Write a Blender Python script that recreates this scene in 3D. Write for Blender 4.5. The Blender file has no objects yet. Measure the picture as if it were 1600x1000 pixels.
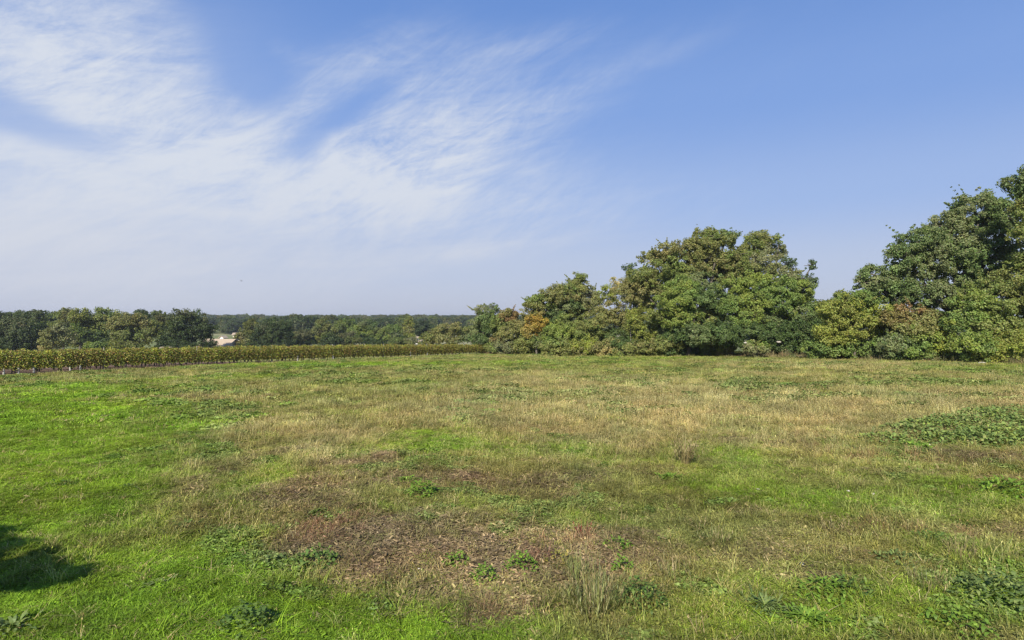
import bpy, math, random
import numpy as np
from math import radians as R, sin, cos, pi
rng = np.random.default_rng(7)
random.seed(7)
S = bpy.context.scene
COL = S.collection

# ------------------------------------------------------------------ camera
CH = 2.5                       # height of the lens above the field
F = 1000.0                     # focal length in photo pixels (1600 wide)
cam_d = bpy.data.cameras.new('camera')
cam = bpy.data.objects.new('camera', cam_d)
COL.objects.link(cam)
cam_d.sensor_width = 36.0
cam_d.lens = 36.0 * F / 1600.0
cam_d.clip_start = 0.05
cam_d.clip_end = 12000
cam.location = (0, 0, CH)
cam.rotation_euler = (R(90), 0, 0)
S.camera = cam

# ------------------------------------------------------------------ sun, sky, exposure
SUN_EL, SUN_AZ = R(34), R(198)           # azimuth clockwise from the view direction (+Y)
sdir = np.array([cos(SUN_EL)*sin(SUN_AZ), cos(SUN_EL)*cos(SUN_AZ), sin(SUN_EL)])
sun_d = bpy.data.lights.new('sun', 'SUN')
sun_d.energy = 5.0
sun_d.angle = R(0.6)
sun_d.color = (1.0, 0.93, 0.82)
sun = bpy.data.objects.new('sun', sun_d)
COL.objects.link(sun)
import mathutils
sun.rotation_euler = mathutils.Vector(sdir).to_track_quat('Z', 'Y').to_euler()
sun.location = (-40, -20, 60)

S.view_settings.view_transform = 'Standard'
S.view_settings.look = 'None'
S.view_settings.exposure = 0.55
S.view_settings.gamma = 1.0
S.view_settings.use_curve_mapping = False
S.cycles.use_denoising = True
S.cycles.max_bounces = 6
S.cycles.diffuse_bounces = 3
S.cycles.glossy_bounces = 1
S.cycles.transmission_bounces = 2
S.cycles.volume_bounces = 0
S.cycles.transparent_max_bounces = 4
S.cycles.filter_width = 1.4


def build_world():
    w = bpy.data.worlds.new('World')
    S.world = w
    w.use_nodes = True
    nt = w.node_tree
    nt.nodes.clear()
    N = nt.nodes.new
    L = nt.links.new

    def val(x, sock):
        if hasattr(x, 'is_output'):
            L(x, sock)
        else:
            sock.default_value = x

    def m(op, a, b=0.0, c=0.0, clamp=False):
        n = N('ShaderNodeMath')
        n.operation = op
        n.use_clamp = clamp
        val(a, n.inputs[0]); val(b, n.inputs[1]); val(c, n.inputs[2])
        return n.outputs[0]

    def sm(x, lo, hi):
        n = N('ShaderNodeMapRange')
        n.interpolation_type = 'SMOOTHSTEP'
        val(x, n.inputs[0])
        n.inputs[1].default_value = lo; n.inputs[2].default_value = hi
        return n.outputs[0]

    def mix(fac, a, b):
        n = N('ShaderNodeMix'); n.data_type = 'RGBA'
        val(fac, n.inputs[0]); val(a, n.inputs[6]); val(b, n.inputs[7])
        return n.outputs[2]

    tc = N('ShaderNodeTexCoord')
    sep = N('ShaderNodeSeparateXYZ')
    L(tc.outputs['Generated'], sep.inputs[0])
    X, Y, Z = sep.outputs
    az = m('ARCTAN2', X, Y)
    el = m('ARCSINE', Z)
    # Nishita daylight
    sky = N('ShaderNodeTexSky')
    sky.sky_type = 'NISHITA'
    sky.sun_disc = False
    sky.sun_elevation = SUN_EL
    sky.sun_rotation = SUN_AZ
    sky.altitude = 0
    sky.air_density = 1.0
    sky.dust_density = 1.2
    sky.ozone_density = 2.0
    # gradient of the clear air in this autumn sky, by elevation (sky-strength units)
    ramp = N('ShaderNodeValToRGB')
    r = ramp.color_ramp
    r.interpolation = 'EASE'
    K = 0.69
    stops = [(0.0, (0.49, 0.535, 0.69)), (0.10, (0.455, 0.52, 0.72)), (0.24, (0.325, 0.448, 0.760)),
             (0.42, (0.212, 0.358, 0.735)), (0.65, (0.138, 0.280, 0.660)), (1.0, (0.09, 0.20, 0.50))]
    while len(r.elements) < len(stops):
        r.elements.new(0.5)
    for e, (p, c) in zip(r.elements, stops):
        e.position = p
        e.color = (c[0]*K, c[1]*K, c[2]*K, 1)
    L(m('DIVIDE', el, 0.75, clamp=True), ramp.inputs[0])
    sc = N('ShaderNodeVectorMath'); sc.operation = 'SCALE'
    L(ramp.outputs[0], sc.inputs[0]); sc.inputs[3].default_value = 10.0
    base = mix(0.88, sky.outputs[0], sc.outputs[0])

    # ---- cirrus: coverage from broad blobs in azimuth / elevation, broken by stretched noise
    def blob(px, py, rx, ry, amp, rot=0.0):
        a0 = math.atan2(px-800, F); e0 = math.atan2(500-py, math.hypot(F, px-800))
        k = 1/math.hypot(1, (px-800)/F)
        ra, re = rx/F*k*k, ry/F*k
        da = m('SUBTRACT', az, a0); de = m('SUBTRACT', el, e0)
        ca, sa = cos(R(rot)), sin(R(rot))
        u = m('ADD', m('MULTIPLY', da, ca/ra), m('MULTIPLY', de, sa/ra))
        v = m('ADD', m('MULTIPLY', da, -sa/re), m('MULTIPLY', de, ca/re))
        d2 = m('ADD', m('MULTIPLY', u, u), m('MULTIPLY', v, v))
        g = m('EXPONENT', m('MULTIPLY', d2, -1.0))
        return m('MULTIPLY', g, amp)

    blobs = [(90, 60, 300, 130, .62, 0), (200, 170, 240, 75, .42, -10), (330, 280, 480, 75, .55, 2),
             (100, 390, 560, 110, .55, 0), (640, 210, 200, 90, .48, 28), (700, 300, 180, 70, .40, 10),
             (560, 80, 130, 40, .22, 20), (760, 390, 200, 22, .30, 8), (480, 170, 200, 45, .22, 30),
             (850, 165, 150, 40, .26, 15), (860, 60, 170, 26, .22, 12), (1010, 100, 150, 14, .09, 14), (900, 330, 190, 40, .2, 6), (1080, 50, 140, 20, .06, 12),
             (60, 195, 140, 28, -.75, -12), (400, 110, 55, 60, -.48, 35), (520, 190, 110, 20, -.42, 38),
             (330, 350, 150, 14, -.22, 3), (470, 245, 30, 40, -.25, 20), (770, 290, 50, 24, -.25, 20),
             (420, 20, 130, 40, -.3, 0), (880, 20, 250, 40, -.1, 0), (430, 75, 36, 24, .3, 10)]
    cov = None
    for b in blobs:
        g = blob(*b)
        cov = g if cov is None else m('ADD', cov, g)

    def noise(scale, rot, sx, sy, detail=6, rough=.6, dist=.5, off=0.0):
        comb = N('ShaderNodeCombineXYZ')
        L(az, comb.inputs[0]); L(el, comb.inputs[1]); comb.inputs[2].default_value = off
        mp = N('ShaderNodeMapping')
        mp.vector_type = 'TEXTURE'
        L(comb.outputs[0], mp.inputs[0])
        mp.inputs['Rotation'].default_value = (0, 0, R(rot))
        mp.inputs['Scale'].default_value = (sx, sy, 1)
        n = N('ShaderNodeTexNoise')
        L(mp.outputs[0], n.inputs['Vector'])
        n.inputs['Scale'].default_value = scale
        n.inputs['Detail'].default_value = detail
        n.inputs['Roughness'].default_value = rough
        n.inputs['Distortion'].default_value = dist
        return n.outputs[0]
    n1 = noise(4.5, 16, 1.3, .45, 10, .68, .9)
    n2 = noise(11.0, 28, 1.6, .36, 10, .74, 1.1, 3.1)
    n3 = noise(26, 60, 1.4, .6, 8, .72, .5, 7.7)
    n4 = noise(7, 6, 2.2, .22, 9, .68, .7, 5.3)
    nn = m('ADD', m('ADD', m('MULTIPLY', n1, .42), m('MULTIPLY', n2, .32)), m('ADD', m('MULTIPLY', n3, .1), m('MULTIPLY', n4, .16)))
    dn = m('SUBTRACT', nn, .5)
    dens = m('ADD', cov, m('MULTIPLY', dn, m('ADD', m('MULTIPLY', cov, 5.5), .5)))
    alpha = m('MULTIPLY', sm(dens, -.05, 1.15), .92)
    # broad thin veil of high cloud, thickest towards the lower left
    veil = m('ADD', blob(60, 390, 760, 150, .62), blob(150, 90, 260, 150, .25))
    veil = m('MULTIPLY', veil, m('ADD', -.15, m('MULTIPLY', m('ADD', n1, n4), 1.1)))
    alpha = m('SUBTRACT', 1.0, m('MULTIPLY', m('SUBTRACT', 1.0, alpha), m('SUBTRACT', 1.0, veil, clamp=True)))
    cl_lo = (4.35, 4.55, 5.15, 1)
    cl_hi = (4.8, 5.1, 5.65, 1)
    low = sm(el, .25, .0)
    ccol = mix(low, cl_hi, cl_lo)
    final = mix(alpha, base, ccol)
    bg = N('ShaderNodeBackground')
    L(final, bg.inputs[0])
    bg.inputs[1].default_value = 0.1
    out = N('ShaderNodeOutputWorld')
    L(bg.outputs[0], out.inputs[0])


build_world()

# ------------------------------------------------------------------ helpers
def tag(o, label=None, cat=None, group=None, kind=None):
    if label: o['label'] = label
    if cat: o['category'] = cat
    if group: o['group'] = group
    if kind: o['kind'] = kind
    return o


def empty(name, loc, label=None, cat=None, group=None):
    o = bpy.data.objects.new(name, None)
    COL.objects.link(o)
    o.location = loc
    o.empty_display_size = .2
    return tag(o, label, cat, group)


def mesh_np(name, V, FV, n, colors=None, mat=None, smooth=False):
    """V (nv,3); FV (nf,n) faces of n corners; colors (nv,3)"""
    me = bpy.data.meshes.new(name)
    V = np.ascontiguousarray(V, dtype=np.float32)
    FV = np.ascontiguousarray(FV, dtype=np.int32)
    me.vertices.add(len(V)); me.vertices.foreach_set('co', V.ravel())
    me.loops.add(FV.size); me.loops.foreach_set('vertex_index', FV.ravel())
    me.polygons.add(len(FV))
    me.polygons.foreach_set('loop_start', np.arange(0, FV.size, n, dtype=np.int32))
    me.polygons.foreach_set('use_smooth', np.full(len(FV), smooth, dtype=bool))
    if colors is not None:
        a = me.attributes.new('col', 'FLOAT_COLOR', 'POINT')
        c = np.ones((len(V), 4), dtype=np.float32); c[:, :3] = colors
        a.data.foreach_set('color', c.ravel())
    me.update(calc_edges=True)
    me.validate()
    if mat: me.materials.append(mat)
    return me


def mobj(name, me, parent=None, loc=None):
    o = bpy.data.objects.new(name, me)
    COL.objects.link(o)
    if parent: o.parent = parent
    if loc is not None: o.location = loc
    return o


def _hash(ix, iy, seed):
    h = (ix.astype(np.int64)*374761393 + iy.astype(np.int64)*668265263 + seed*1442695041) & 0x7fffffff
    h = ((h ^ (h >> 13))*1274126177) & 0x7fffffff
    return ((h ^ (h >> 16)) & 0xffff)/65535.0


def vnoise(x, y, seed=0):
    x = np.asarray(x, dtype=np.float64); y = np.asarray(y, dtype=np.float64)
    ix = np.floor(x); iy = np.floor(y)
    fx = x-ix; fy = y-iy
    fx = fx*fx*(3-2*fx); fy = fy*fy*(3-2*fy)
    a = _hash(ix, iy, seed); b = _hash(ix+1, iy, seed)
    c = _hash(ix, iy+1, seed); d = _hash(ix+1, iy+1, seed)
    return (a*(1-fx)+b*fx)*(1-fy)+(c*(1-fx)+d*fx)*fy


def fbm(x, y, s, seed=0, oct=4):
    v = 0; a = .5; t = 0
    for o in range(oct):
        v = v+a*vnoise(x/s*2**o+o*17.3, y/s*2**o-o*9.1, seed+o*13); t += a; a *= .55
    return v/t


# ------------------------------------------------------------------ terrain
def zg(x, y):
    x = np.asarray(x, dtype=np.float64); y = np.asarray(y, dtype=np.float64)
    k = .00039
    yy = np.clip(y-15, 0, 60)
    z = -k*yy*yy
    t = np.clip(y-75, 0, 110)                      # falls to the valley floor
    z = z-(2*k*60)*t*(1-t/220.0)*1.45
    z = z+.007*np.clip(x, -60, 60)*np.clip(1-(y-60)/60, 0, 1)
    dv = np.clip((x+26.25)*-.826+(y-31.25)*.5636-1.2, 0, 60)   # falls away behind the front row of vines
    z = z-.034*dv*np.clip(1-(y-70)/60, 0, 1)
    z = z+.05*(fbm(x, y, 14, 3, 2)-.5)*np.clip((y-2)/10, 0, 1)*np.clip((90-y)/40, 0, 1)
    return z


def at(px, py):
    """ground point seen at this place of the photograph"""
    u = (px-800)/F; v = (py-500)/F
    d = np.linspace(2, 900, 40000)
    g = zg(u*d, d)-(CH-v*d)
    i = np.argmax(g > 0)
    if g[i] <= 0:
        i = np.argmin(np.abs(g[:3500]))
    return np.array([u*d[i], d[i], float(zg(u*d[i], d[i]))])


def P3(px, py, D):
    return np.array([(px-800)/F*D, D, CH+(500-py)/F*D])


# field patches: where in the field, radii in metres (from their size in the photo), strength
def mkpatch(px, py, rx, ry, w):
    c = at(px, py); d = c[1]
    return (c[0], c[1], rx*d/F, max(ry*d*d/(F*(CH-c[2])), .1), w)


PATCH = {
    'lush': [(-20, 690, 165, 75, 1.4), (-60, 620, 200, 30, .9), (40, 640, 110, 22, .7), (30, 800, 200, 110, 1.0), (60, 950, 300, 100, 1.1), (330, 985, 260, 55, .8), (290, 900, 110, 40, .45), (370, 735, 110, 50, -.5), (-30, 640, 90, 40, .6), (70, 720, 120, 50, .7), (120, 790, 140, 50, .6), (560, 985, 230, 45, 1.2),
             (680, 692, 130, 15, 1.3), (430, 735, 60, 26, .9), (270, 668, 60, 9, .9), (100, 611, 130, 9, .7),
             (490, 645, 70, 12, .8), (1250, 775, 190, 30, .36), (1120, 765, 90, 20, .3), (1540, 950, 190, 70, .5), (1230, 970, 150, 50, .6),
             (880, 703, 80, 12, .45), (1110, 715, 90, 16, .4), (560, 570, 260, 4.5, .9), (1560, 575, 150, 4, .9), (330, 590, 160, 5, .4),
             (1540, 770, 90, 18, .4), (1000, 560, 90, 4, .4), (700, 790, 150, 12, .3)],
    'dry': [(440, 662, 55, 16, 1.3), (535, 690, 60, 22, 1.2), (1040, 622, 150, 18, 1.1), (1290, 640, 260, 30, .75), (1000, 605, 420, 26, .5),
            (1560, 622, 130, 14, .9), (690, 640, 110, 16, .5), (940, 670, 250, 24, .45), (1300, 572, 160, 6, .6), (740, 640, 200, 30, .35),
            (470, 640, 60, 10, .6)],
    'litter': [(590, 845, 150, 52, 1.25), (690, 895, 140, 48, 1.15), (740, 745, 190, 15, .8), (880, 880, 120, 40, .5), (470, 765, 90, 30, .35), (300, 760, 90, 40, .3), (275, 650, 45, 6, 1.1), (560, 720, 60, 9, .9),
               (870, 860, 110, 40, .9), (450, 775, 60, 26, .8), (1250, 870, 110, 20, .35), (1450, 835, 120, 16, .4), (300, 622, 110, 9, .5),
               (1570, 715, 80, 9, .8), (1280, 900, 60, 12, .5), (1000, 845, 120, 22, .4), (760, 960, 90, 16, .8), (140, 835, 40, 10, .4),
               (1180, 690, 60, 10, .5), (1500, 745, 80, 10, .5), (1590, 830, 40, 20, .7), (160, 640, 60, 14, .4), (450, 705, 60, 14, .4), (90, 905, 60, 12, .4)],
    'red': [(545, 812, 48, 15, 1.1), (915, 838, 22, 14, .9), (850, 865, 22, 26, .7), (1440, 832, 70, 10, .6), (1400, 716, 80, 6, .7), (490, 835, 30, 10, .5),
            (1250, 690, 40, 4, .5), (780, 950, 60, 14, .5)],
}
PATCHW = {k: [mkpatch(*p) for p in v] for k, v in PATCH.items()}


def weights(x, y):
    wx = x+(fbm(x, y, 1.1, 21)-.5)*1.6*np.clip(y/12, .5, 4)
    wy = y+(fbm(x, y, 1.1, 22)-.5)*1.6*np.clip(y/12, .5, 4)
    out = {}
    for k, ps in PATCHW.items():
        s = 0
        for (cx, cy, rx, ry, w) in ps:
            s = s+w*np.exp(-((wx-cx)/rx)**2-((wy-cy)/ry)**2)
        out[k] = s*(.45+1.1*fbm(x*1.0, y*.8, 1.0*np.clip(y/14, .5, 2.5), 90+len(k), 3)) if k != 'lush' else s*(.7+.6*fbm(x, y, .8, 95, 3))
    n1 = fbm(x, y, 3.0, 31); n2 = fbm(x, y, .8, 32); n3 = fbm(x, y, 7.0, 33)
    far = np.clip((y-12)/14, 0, 1)
    lush = 1.25*out['lush']+.30*(n3-.35)+1.2*(n2-.52)
    dry = .85*out['dry']+far*(.04+.8*(n1-.5))+.25*(n2-.52)
    lit = out['litter']*(.45+1.0*fbm(x, y, .35, 37))+.9*(fbm(x, y, .6, 35)-.56)
    red = out['red']*(.5+fbm(x, y, .5, 36))
    lush = np.clip(lush, 0, 1.1); dry = np.clip(dry, 0, 1.1); lit = np.clip(lit-.45*np.clip(lush, 0, 1), 0, 1.1); red = np.clip(red, 0, 1)
    red = red*.55
    oli = np.clip(.62-.40*lit-.5*lush-.2*dry, .08, 1)
    return lush, dry, lit, red, oli


C_LUSH = np.array([.190, .310, .022]); C_DRY = np.array([.385, .320, .145]); C_LIT = np.array([.275, .192, .112])
C_RED = np.array([.23, .11, .07]); C_OLI = np.array([.235, .242, .068]); C_SOIL = np.array([.18, .130, .075])

# vineyard geometry
VA = np.array([-26.25, 31.25]); VB = np.array([-2.2, 66.5])
VDIR = (VB-VA)/np.linalg.norm(VB-VA)
VNRM = np.array([-VDIR[1], VDIR[0]])               # away from the camera, to the left


def mix_col(x, y, soil=.0):
    lu, dr, li, re, ol = weights(x, y)
    t = lu+dr+li+re+ol
    c = (lu[:, None]*C_LUSH+dr[:, None]*C_DRY+li[:, None]*C_LIT+re[:, None]*C_RED+ol[:, None]*C_OLI)/t[:, None]
    return c, (lu, dr, li, re, ol)


# materials ---------------------------------------------------------------
def new_mat(name):
    mt = bpy.data.materials.new(name)
    mt.use_nodes = True
    nt = mt.node_tree
    nt.nodes.clear()
    return mt, nt, nt.nodes.new, nt.links.new


def leaf_mat(name, trans=.28, inst=False, gloss=.05, tint=(1, 1, 1)):
    mt, nt, N, L = new_mat(name)
    a = N('ShaderNodeAttribute'); a.attribute_name = 'col'
    col = a.outputs['Color']
    if inst:
        b = N('ShaderNodeAttribute'); b.attribute_type = 'INSTANCER'; b.attribute_name = 'tcol'
        mx = N('ShaderNodeMix'); mx.data_type = 'RGBA'; mx.blend_type = 'MULTIPLY'
        mx.inputs[0].default_value = 1
        L(col, mx.inputs[6]); L(b.outputs['Color'], mx.inputs[7])
        col = mx.outputs[2]
    d = N('ShaderNodeBsdfDiffuse'); L(col, d.inputs[0])
    t = N('ShaderNodeBsdfTranslucent')
    tm = N('ShaderNodeMix'); tm.data_type = 'RGBA'; tm.blend_type = 'MULTIPLY'
    tm.inputs[0].default_value = 1
    L(col, tm.inputs[6]); tm.inputs[7].default_value = (1.15, 1.25, .5, 1)
    L(tm.outputs[2], t.inputs[0])
    ms = N('ShaderNodeMixShader'); ms.inputs[0].default_value = trans
    L(d.outputs[0], ms.inputs[1]); L(t.outputs[0], ms.inputs[2])
    g = N('ShaderNodeBsdfGlossy'); g.inputs['Roughness'].default_value = .5
    g.inputs[0].default_value = (.8, .8, .75, 1)
    m2 = N('ShaderNodeMixShader'); m2.inputs[0].default_value = gloss
    L(ms.outputs[0], m2.inputs[1]); L(g.outputs[0], m2.inputs[2])
    o = N('ShaderNodeOutputMaterial'); L(m2.outputs[0], o.inputs[0])
    return mt


def plain_mat(name, c1, c2, scale=8, rough=.9, bump=.3, stretch=(1, 1, 1)):
    mt, nt, N, L = new_mat(name)
    tc = N('ShaderNodeTexCoord'); mp = N('ShaderNodeMapping')
    mp.inputs['Scale'].default_value = stretch
    L(tc.outputs['Object'], mp.inputs[0])
    n = N('ShaderNodeTexNoise'); n.inputs['Scale'].default_value = scale; n.inputs['Detail'].default_value = 6
    L(mp.outputs[0], n.inputs[0])
    mx = N('ShaderNodeMix'); mx.data_type = 'RGBA'
    L(n.outputs[0], mx.inputs[0]); mx.inputs[6].default_value = (*c1, 1); mx.inputs[7].default_value = (*c2, 1)
    b = N('ShaderNodeBsdfPrincipled'); L(mx.outputs[2], b.inputs['Base Color'])
    b.inputs['Roughness'].default_value = rough
    bp = N('ShaderNodeBump'); bp.inputs['Strength'].default_value = bump; bp.inputs['Distance'].default_value = .03
    L(n.outputs[0], bp.inputs['Height']); L(bp.outputs[0], b.inputs['Normal'])
    o = N('ShaderNodeOutputMaterial'); L(b.outputs[0], o.inputs[0])
    return mt


M_LEAF = leaf_mat('foliage', trans=.38, gloss=.02)
M_GRASS = leaf_mat('grass_blades', trans=.22, inst=True, gloss=.02)
M_WEED = leaf_mat('weed_leaves', trans=.22, gloss=.025)
M_BARK = plain_mat('bark', (.06, .05, .04), (.15, .13, .10), 14, stretch=(1, 1, .2))
M_POST = plain_mat('weathered_wood', (.24, .21, .17), (.38, .34, .28), 16, stretch=(1, 1, .15))
M_WIRE = plain_mat('wire', (.25, .24, .23), (.4, .39, .37), 30, rough=.5)
M_STONE = plain_mat('pale_stone', (.26, .24, .19), (.46, .42, .36), 5, bump=.6)
M_LOG = plain_mat('dead_wood', (.22, .16, .12), (.45, .36, .27), 9, stretch=(.3, 1, 1))
M_WALL = plain_mat('cream_render', (.62, .56, .45), (.74, .69, .58), 1.2, bump=.05)
M_WHITE = plain_mat('white_render', (.74, .72, .68), (.82, .80, .76), 1.2, bump=.05)
M_ROOF = plain_mat('clay_tiles', (.33, .255, .18), (.45, .36, .265), 2.5, bump=.2)
M_DARK = plain_mat('dark_shutter', (.05, .05, .05), (.09, .09, .09), 3)
M_TUBE = plain_mat('pale_vine_tube', (.30, .28, .25), (.46, .44, .40), 6)


def ground_mat():
    mt, nt, N, L = new_mat('field_soil_and_turf')
    a = N('ShaderNodeAttribute'); a.attribute_name = 'col'
    geo = N('ShaderNodeNewGeometry')
    n1 = N('ShaderNodeTexNoise'); n1.inputs['Scale'].default_value = 9; n1.inputs['Detail'].default_value = 8
    n1.inputs['Roughness'].default_value = .7
    L(geo.outputs['Position'], n1.inputs['Vector'])
    n2 = N('ShaderNodeTexNoise'); n2.inputs['Scale'].default_value = 45; n2.inputs['Detail'].default_value = 5
    L(geo.outputs['Position'], n2.inputs['Vector'])
    mr = N('ShaderNodeMapRange'); mr.inputs[1].default_value = .3; mr.inputs[2].default_value = .7
    mr.inputs[3].default_value = .6; mr.inputs[4].default_value = 1.35
    L(n1.outputs[0], mr.inputs[0])
    vs = N('ShaderNodeVectorMath'); vs.operation = 'SCALE'
    L(a.outputs['Color'], vs.inputs[0]); L(mr.outputs[0], vs.inputs[3])
    mx = N('ShaderNodeMix'); mx.data_type = 'RGBA'
    m2 = N('ShaderNodeMapRange'); m2.inputs[1].default_value = .52; m2.inputs[2].default_value = .75; m2.inputs[4].default_value = .5
    L(n2.outputs[0], m2.inputs[0]); L(m2.outputs[0], mx.inputs[0])
    L(vs.outputs[0], mx.inputs[6]); mx.inputs[7].default_value = (.27, .21, .13, 1)
    d = N('ShaderNodeBsdfDiffuse'); L(mx.outputs[2], d.inputs[0])
    ad = N('ShaderNodeMath'); ad.operation = 'ADD'
    L(n1.outputs[0], ad.inputs[0]); L(n2.outputs[0], ad.inputs[1])
    bp = N('ShaderNodeBump'); bp.inputs['Strength'].default_value = .8; bp.inputs['Distance'].default_value = .06
    L(ad.outputs[0], bp.inputs['Height']); L(bp.outputs[0], d.inputs['Normal'])
    o = N('ShaderNodeOutputMaterial'); L(d.outputs[0], o.inputs[0])
    return mt


def build_ground():
    def axis(lo, hi, near_lo, near_hi, step, mid_lo, mid_hi, mid, grow):
        a = list(np.arange(near_lo, near_hi, step))
        a = list(np.arange(mid_lo, near_lo, mid))+a+list(np.arange(near_hi, mid_hi, mid))
        s = mid; v = mid_hi
        while v < hi:
            a.append(v); s *= grow; v += s
        a.append(hi)
        s = mid; v = mid_lo
        b = []
        while v > lo:
            v -= s; s *= grow; b.append(max(v, lo))
        return np.unique(np.array(b[::-1]+a))
    xs = axis(-2600, 2600, -14, 14, .13, -62, 62, .4, 1.3)
    ys = axis(-300, 2600, 3.5, 18, .13, -4, 100, .4, 1.3)
    X, Y = np.meshgrid(xs, ys)
    x = X.ravel(); y = Y.ravel()
    z = zg(x, y)+.085*(fbm(x, y, .5, 5, 3)-.5)*((y > 3) & (y < 70) & (np.abs(x) < 62))
    c, w = mix_col(x, y)
    lu, dr, li, re, ol = w
    soil = np.clip(.25+.6*li, 0, .85)[:, None]
    c = c*(1-soil*.6)+C_SOIL*soil*.6
    # bare earth under the vines, valley floor of stubble and meadow beyond
    dv = (x-VA[0])*VNRM[0]+(y-VA[1])*VNRM[1]
    vin = np.clip((dv+.55)/.3, 0, 1)*(dv < 60)*(y > 20)*(x*VDIR[0]+y*VDIR[1] < VB@VDIR+1)
    c = c*(1-vin[:, None])+np.array([.17, .115, .085])*vin[:, None]
    fr = np.clip((y-110)/40, 0, 1)[:, None]
    fn = fbm(x, y, 120, 40)[:, None]
    fc = np.where(fn > .5, np.array([.30, .29, .17]), np.array([.16, .19, .08]))
    c = c*(1-fr)+fc*fr
    nx, ny = len(xs), len(ys)
    i = np.arange((nx-1)*(ny-1)); r = i//(nx-1); q = i % (nx-1); b = r*nx+q
    me = mesh_np('ground', np.stack([x, y, z], 1), np.stack([b, b+1, b+nx+1, b+nx], 1), 4, c, ground_mat(), True)
    o = mobj('ground', me)
    tag(o, 'rough field of patchy green and dry turf sloping down to the valley', 'ground', kind='structure')


build_ground()

# ------------------------------------------------------------------ leaves, limbs
def leaf_quads(C, Nrm, size, aspect=1.5):
    n = len(C)
    Nrm = Nrm/(np.linalg.norm(Nrm, axis=1, keepdims=True)+1e-9)
    r = rng.normal(size=(n, 3))
    t = np.cross(Nrm, r); t /= (np.linalg.norm(t, axis=1, keepdims=True)+1e-9)
    b = np.cross(Nrm, t)
    s = size[:, None]
    a = C-t*s*.5*aspect; c = C+t*s*.5*aspect
    l = C+b*s*.5+Nrm*s*.18; rr = C-b*s*.5+Nrm*s*.18
    V = np.stack([a, l, c, rr], 1).reshape(-1, 3)
    Fc = np.arange(4*n).reshape(n, 4)
    return V, Fc


def tube(path, radii, sides=6):
    path = np.array(path, float); n = len(path)
    V = []; Fc = []
    for i in range(n):
        d = path[min(i+1, n-1)]-path[max(i-1, 0)]
        d /= np.linalg.norm(d)+1e-9
        u = np.cross(d, [0.3, .95, 0.1]); u /= np.linalg.norm(u)+1e-9
        w = np.cross(d, u)
        for k in range(sides):
            a = 2*pi*k/sides
            V.append(path[i]+radii[i]*(cos(a)*u+sin(a)*w))
    for i in range(n-1):
        for k in range(sides):
            k2 = (k+1) % sides
            Fc.append((i*sides+k, i*sides+k2, (i+1)*sides+k2, (i+1)*sides+k))
    return np.array(V), np.array(Fc)


def join(parts):
    V = []; Fc = []; o = 0
    for v, f in parts:
        V.append(v); Fc.append(f+o); o += len(v)
    return np.concatenate(V), np.concatenate(Fc)


PAL = {
    'oak': [(.065, .100, .042), (.088, .130, .055), (.125, .165, .078)],
    'olive': [(.135, .148, .058), (.170, .176, .072), (.105, .122, .046)],
    'brownish': [(.168, .164, .080), (.142, .148, .066), (.195, .182, .098)],
    'bright': [(.115, .165, .055), (.150, .200, .068), (.088, .135, .048)],
    'yellow': [(.180, .210, .048), (.150, .180, .045), (.205, .215, .062)],
    'orange': [(.26, .185, .050), (.23, .20, .05), (.29, .19, .055)],
    'rust': [(.175, .115, .066), (.150, .110, .058), (.20, .135, .075)],
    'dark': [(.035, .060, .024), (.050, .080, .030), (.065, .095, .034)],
    'grey': [(.150, .160, .100), (.190, .194, .135), (.115, .128, .076)],
    'straw': [(.27, .23, .125), (.23, .19, .10), (.31, .27, .15)],
    'blue': [(.055, .085, .048), (.075, .105, .055), (.045, .070, .042)],
}


for _k in PAL:
    PAL[_k] = [tuple(np.array(c)*np.array([1.34, 1.32, 1.0])) for c in PAL[_k]]


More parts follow.
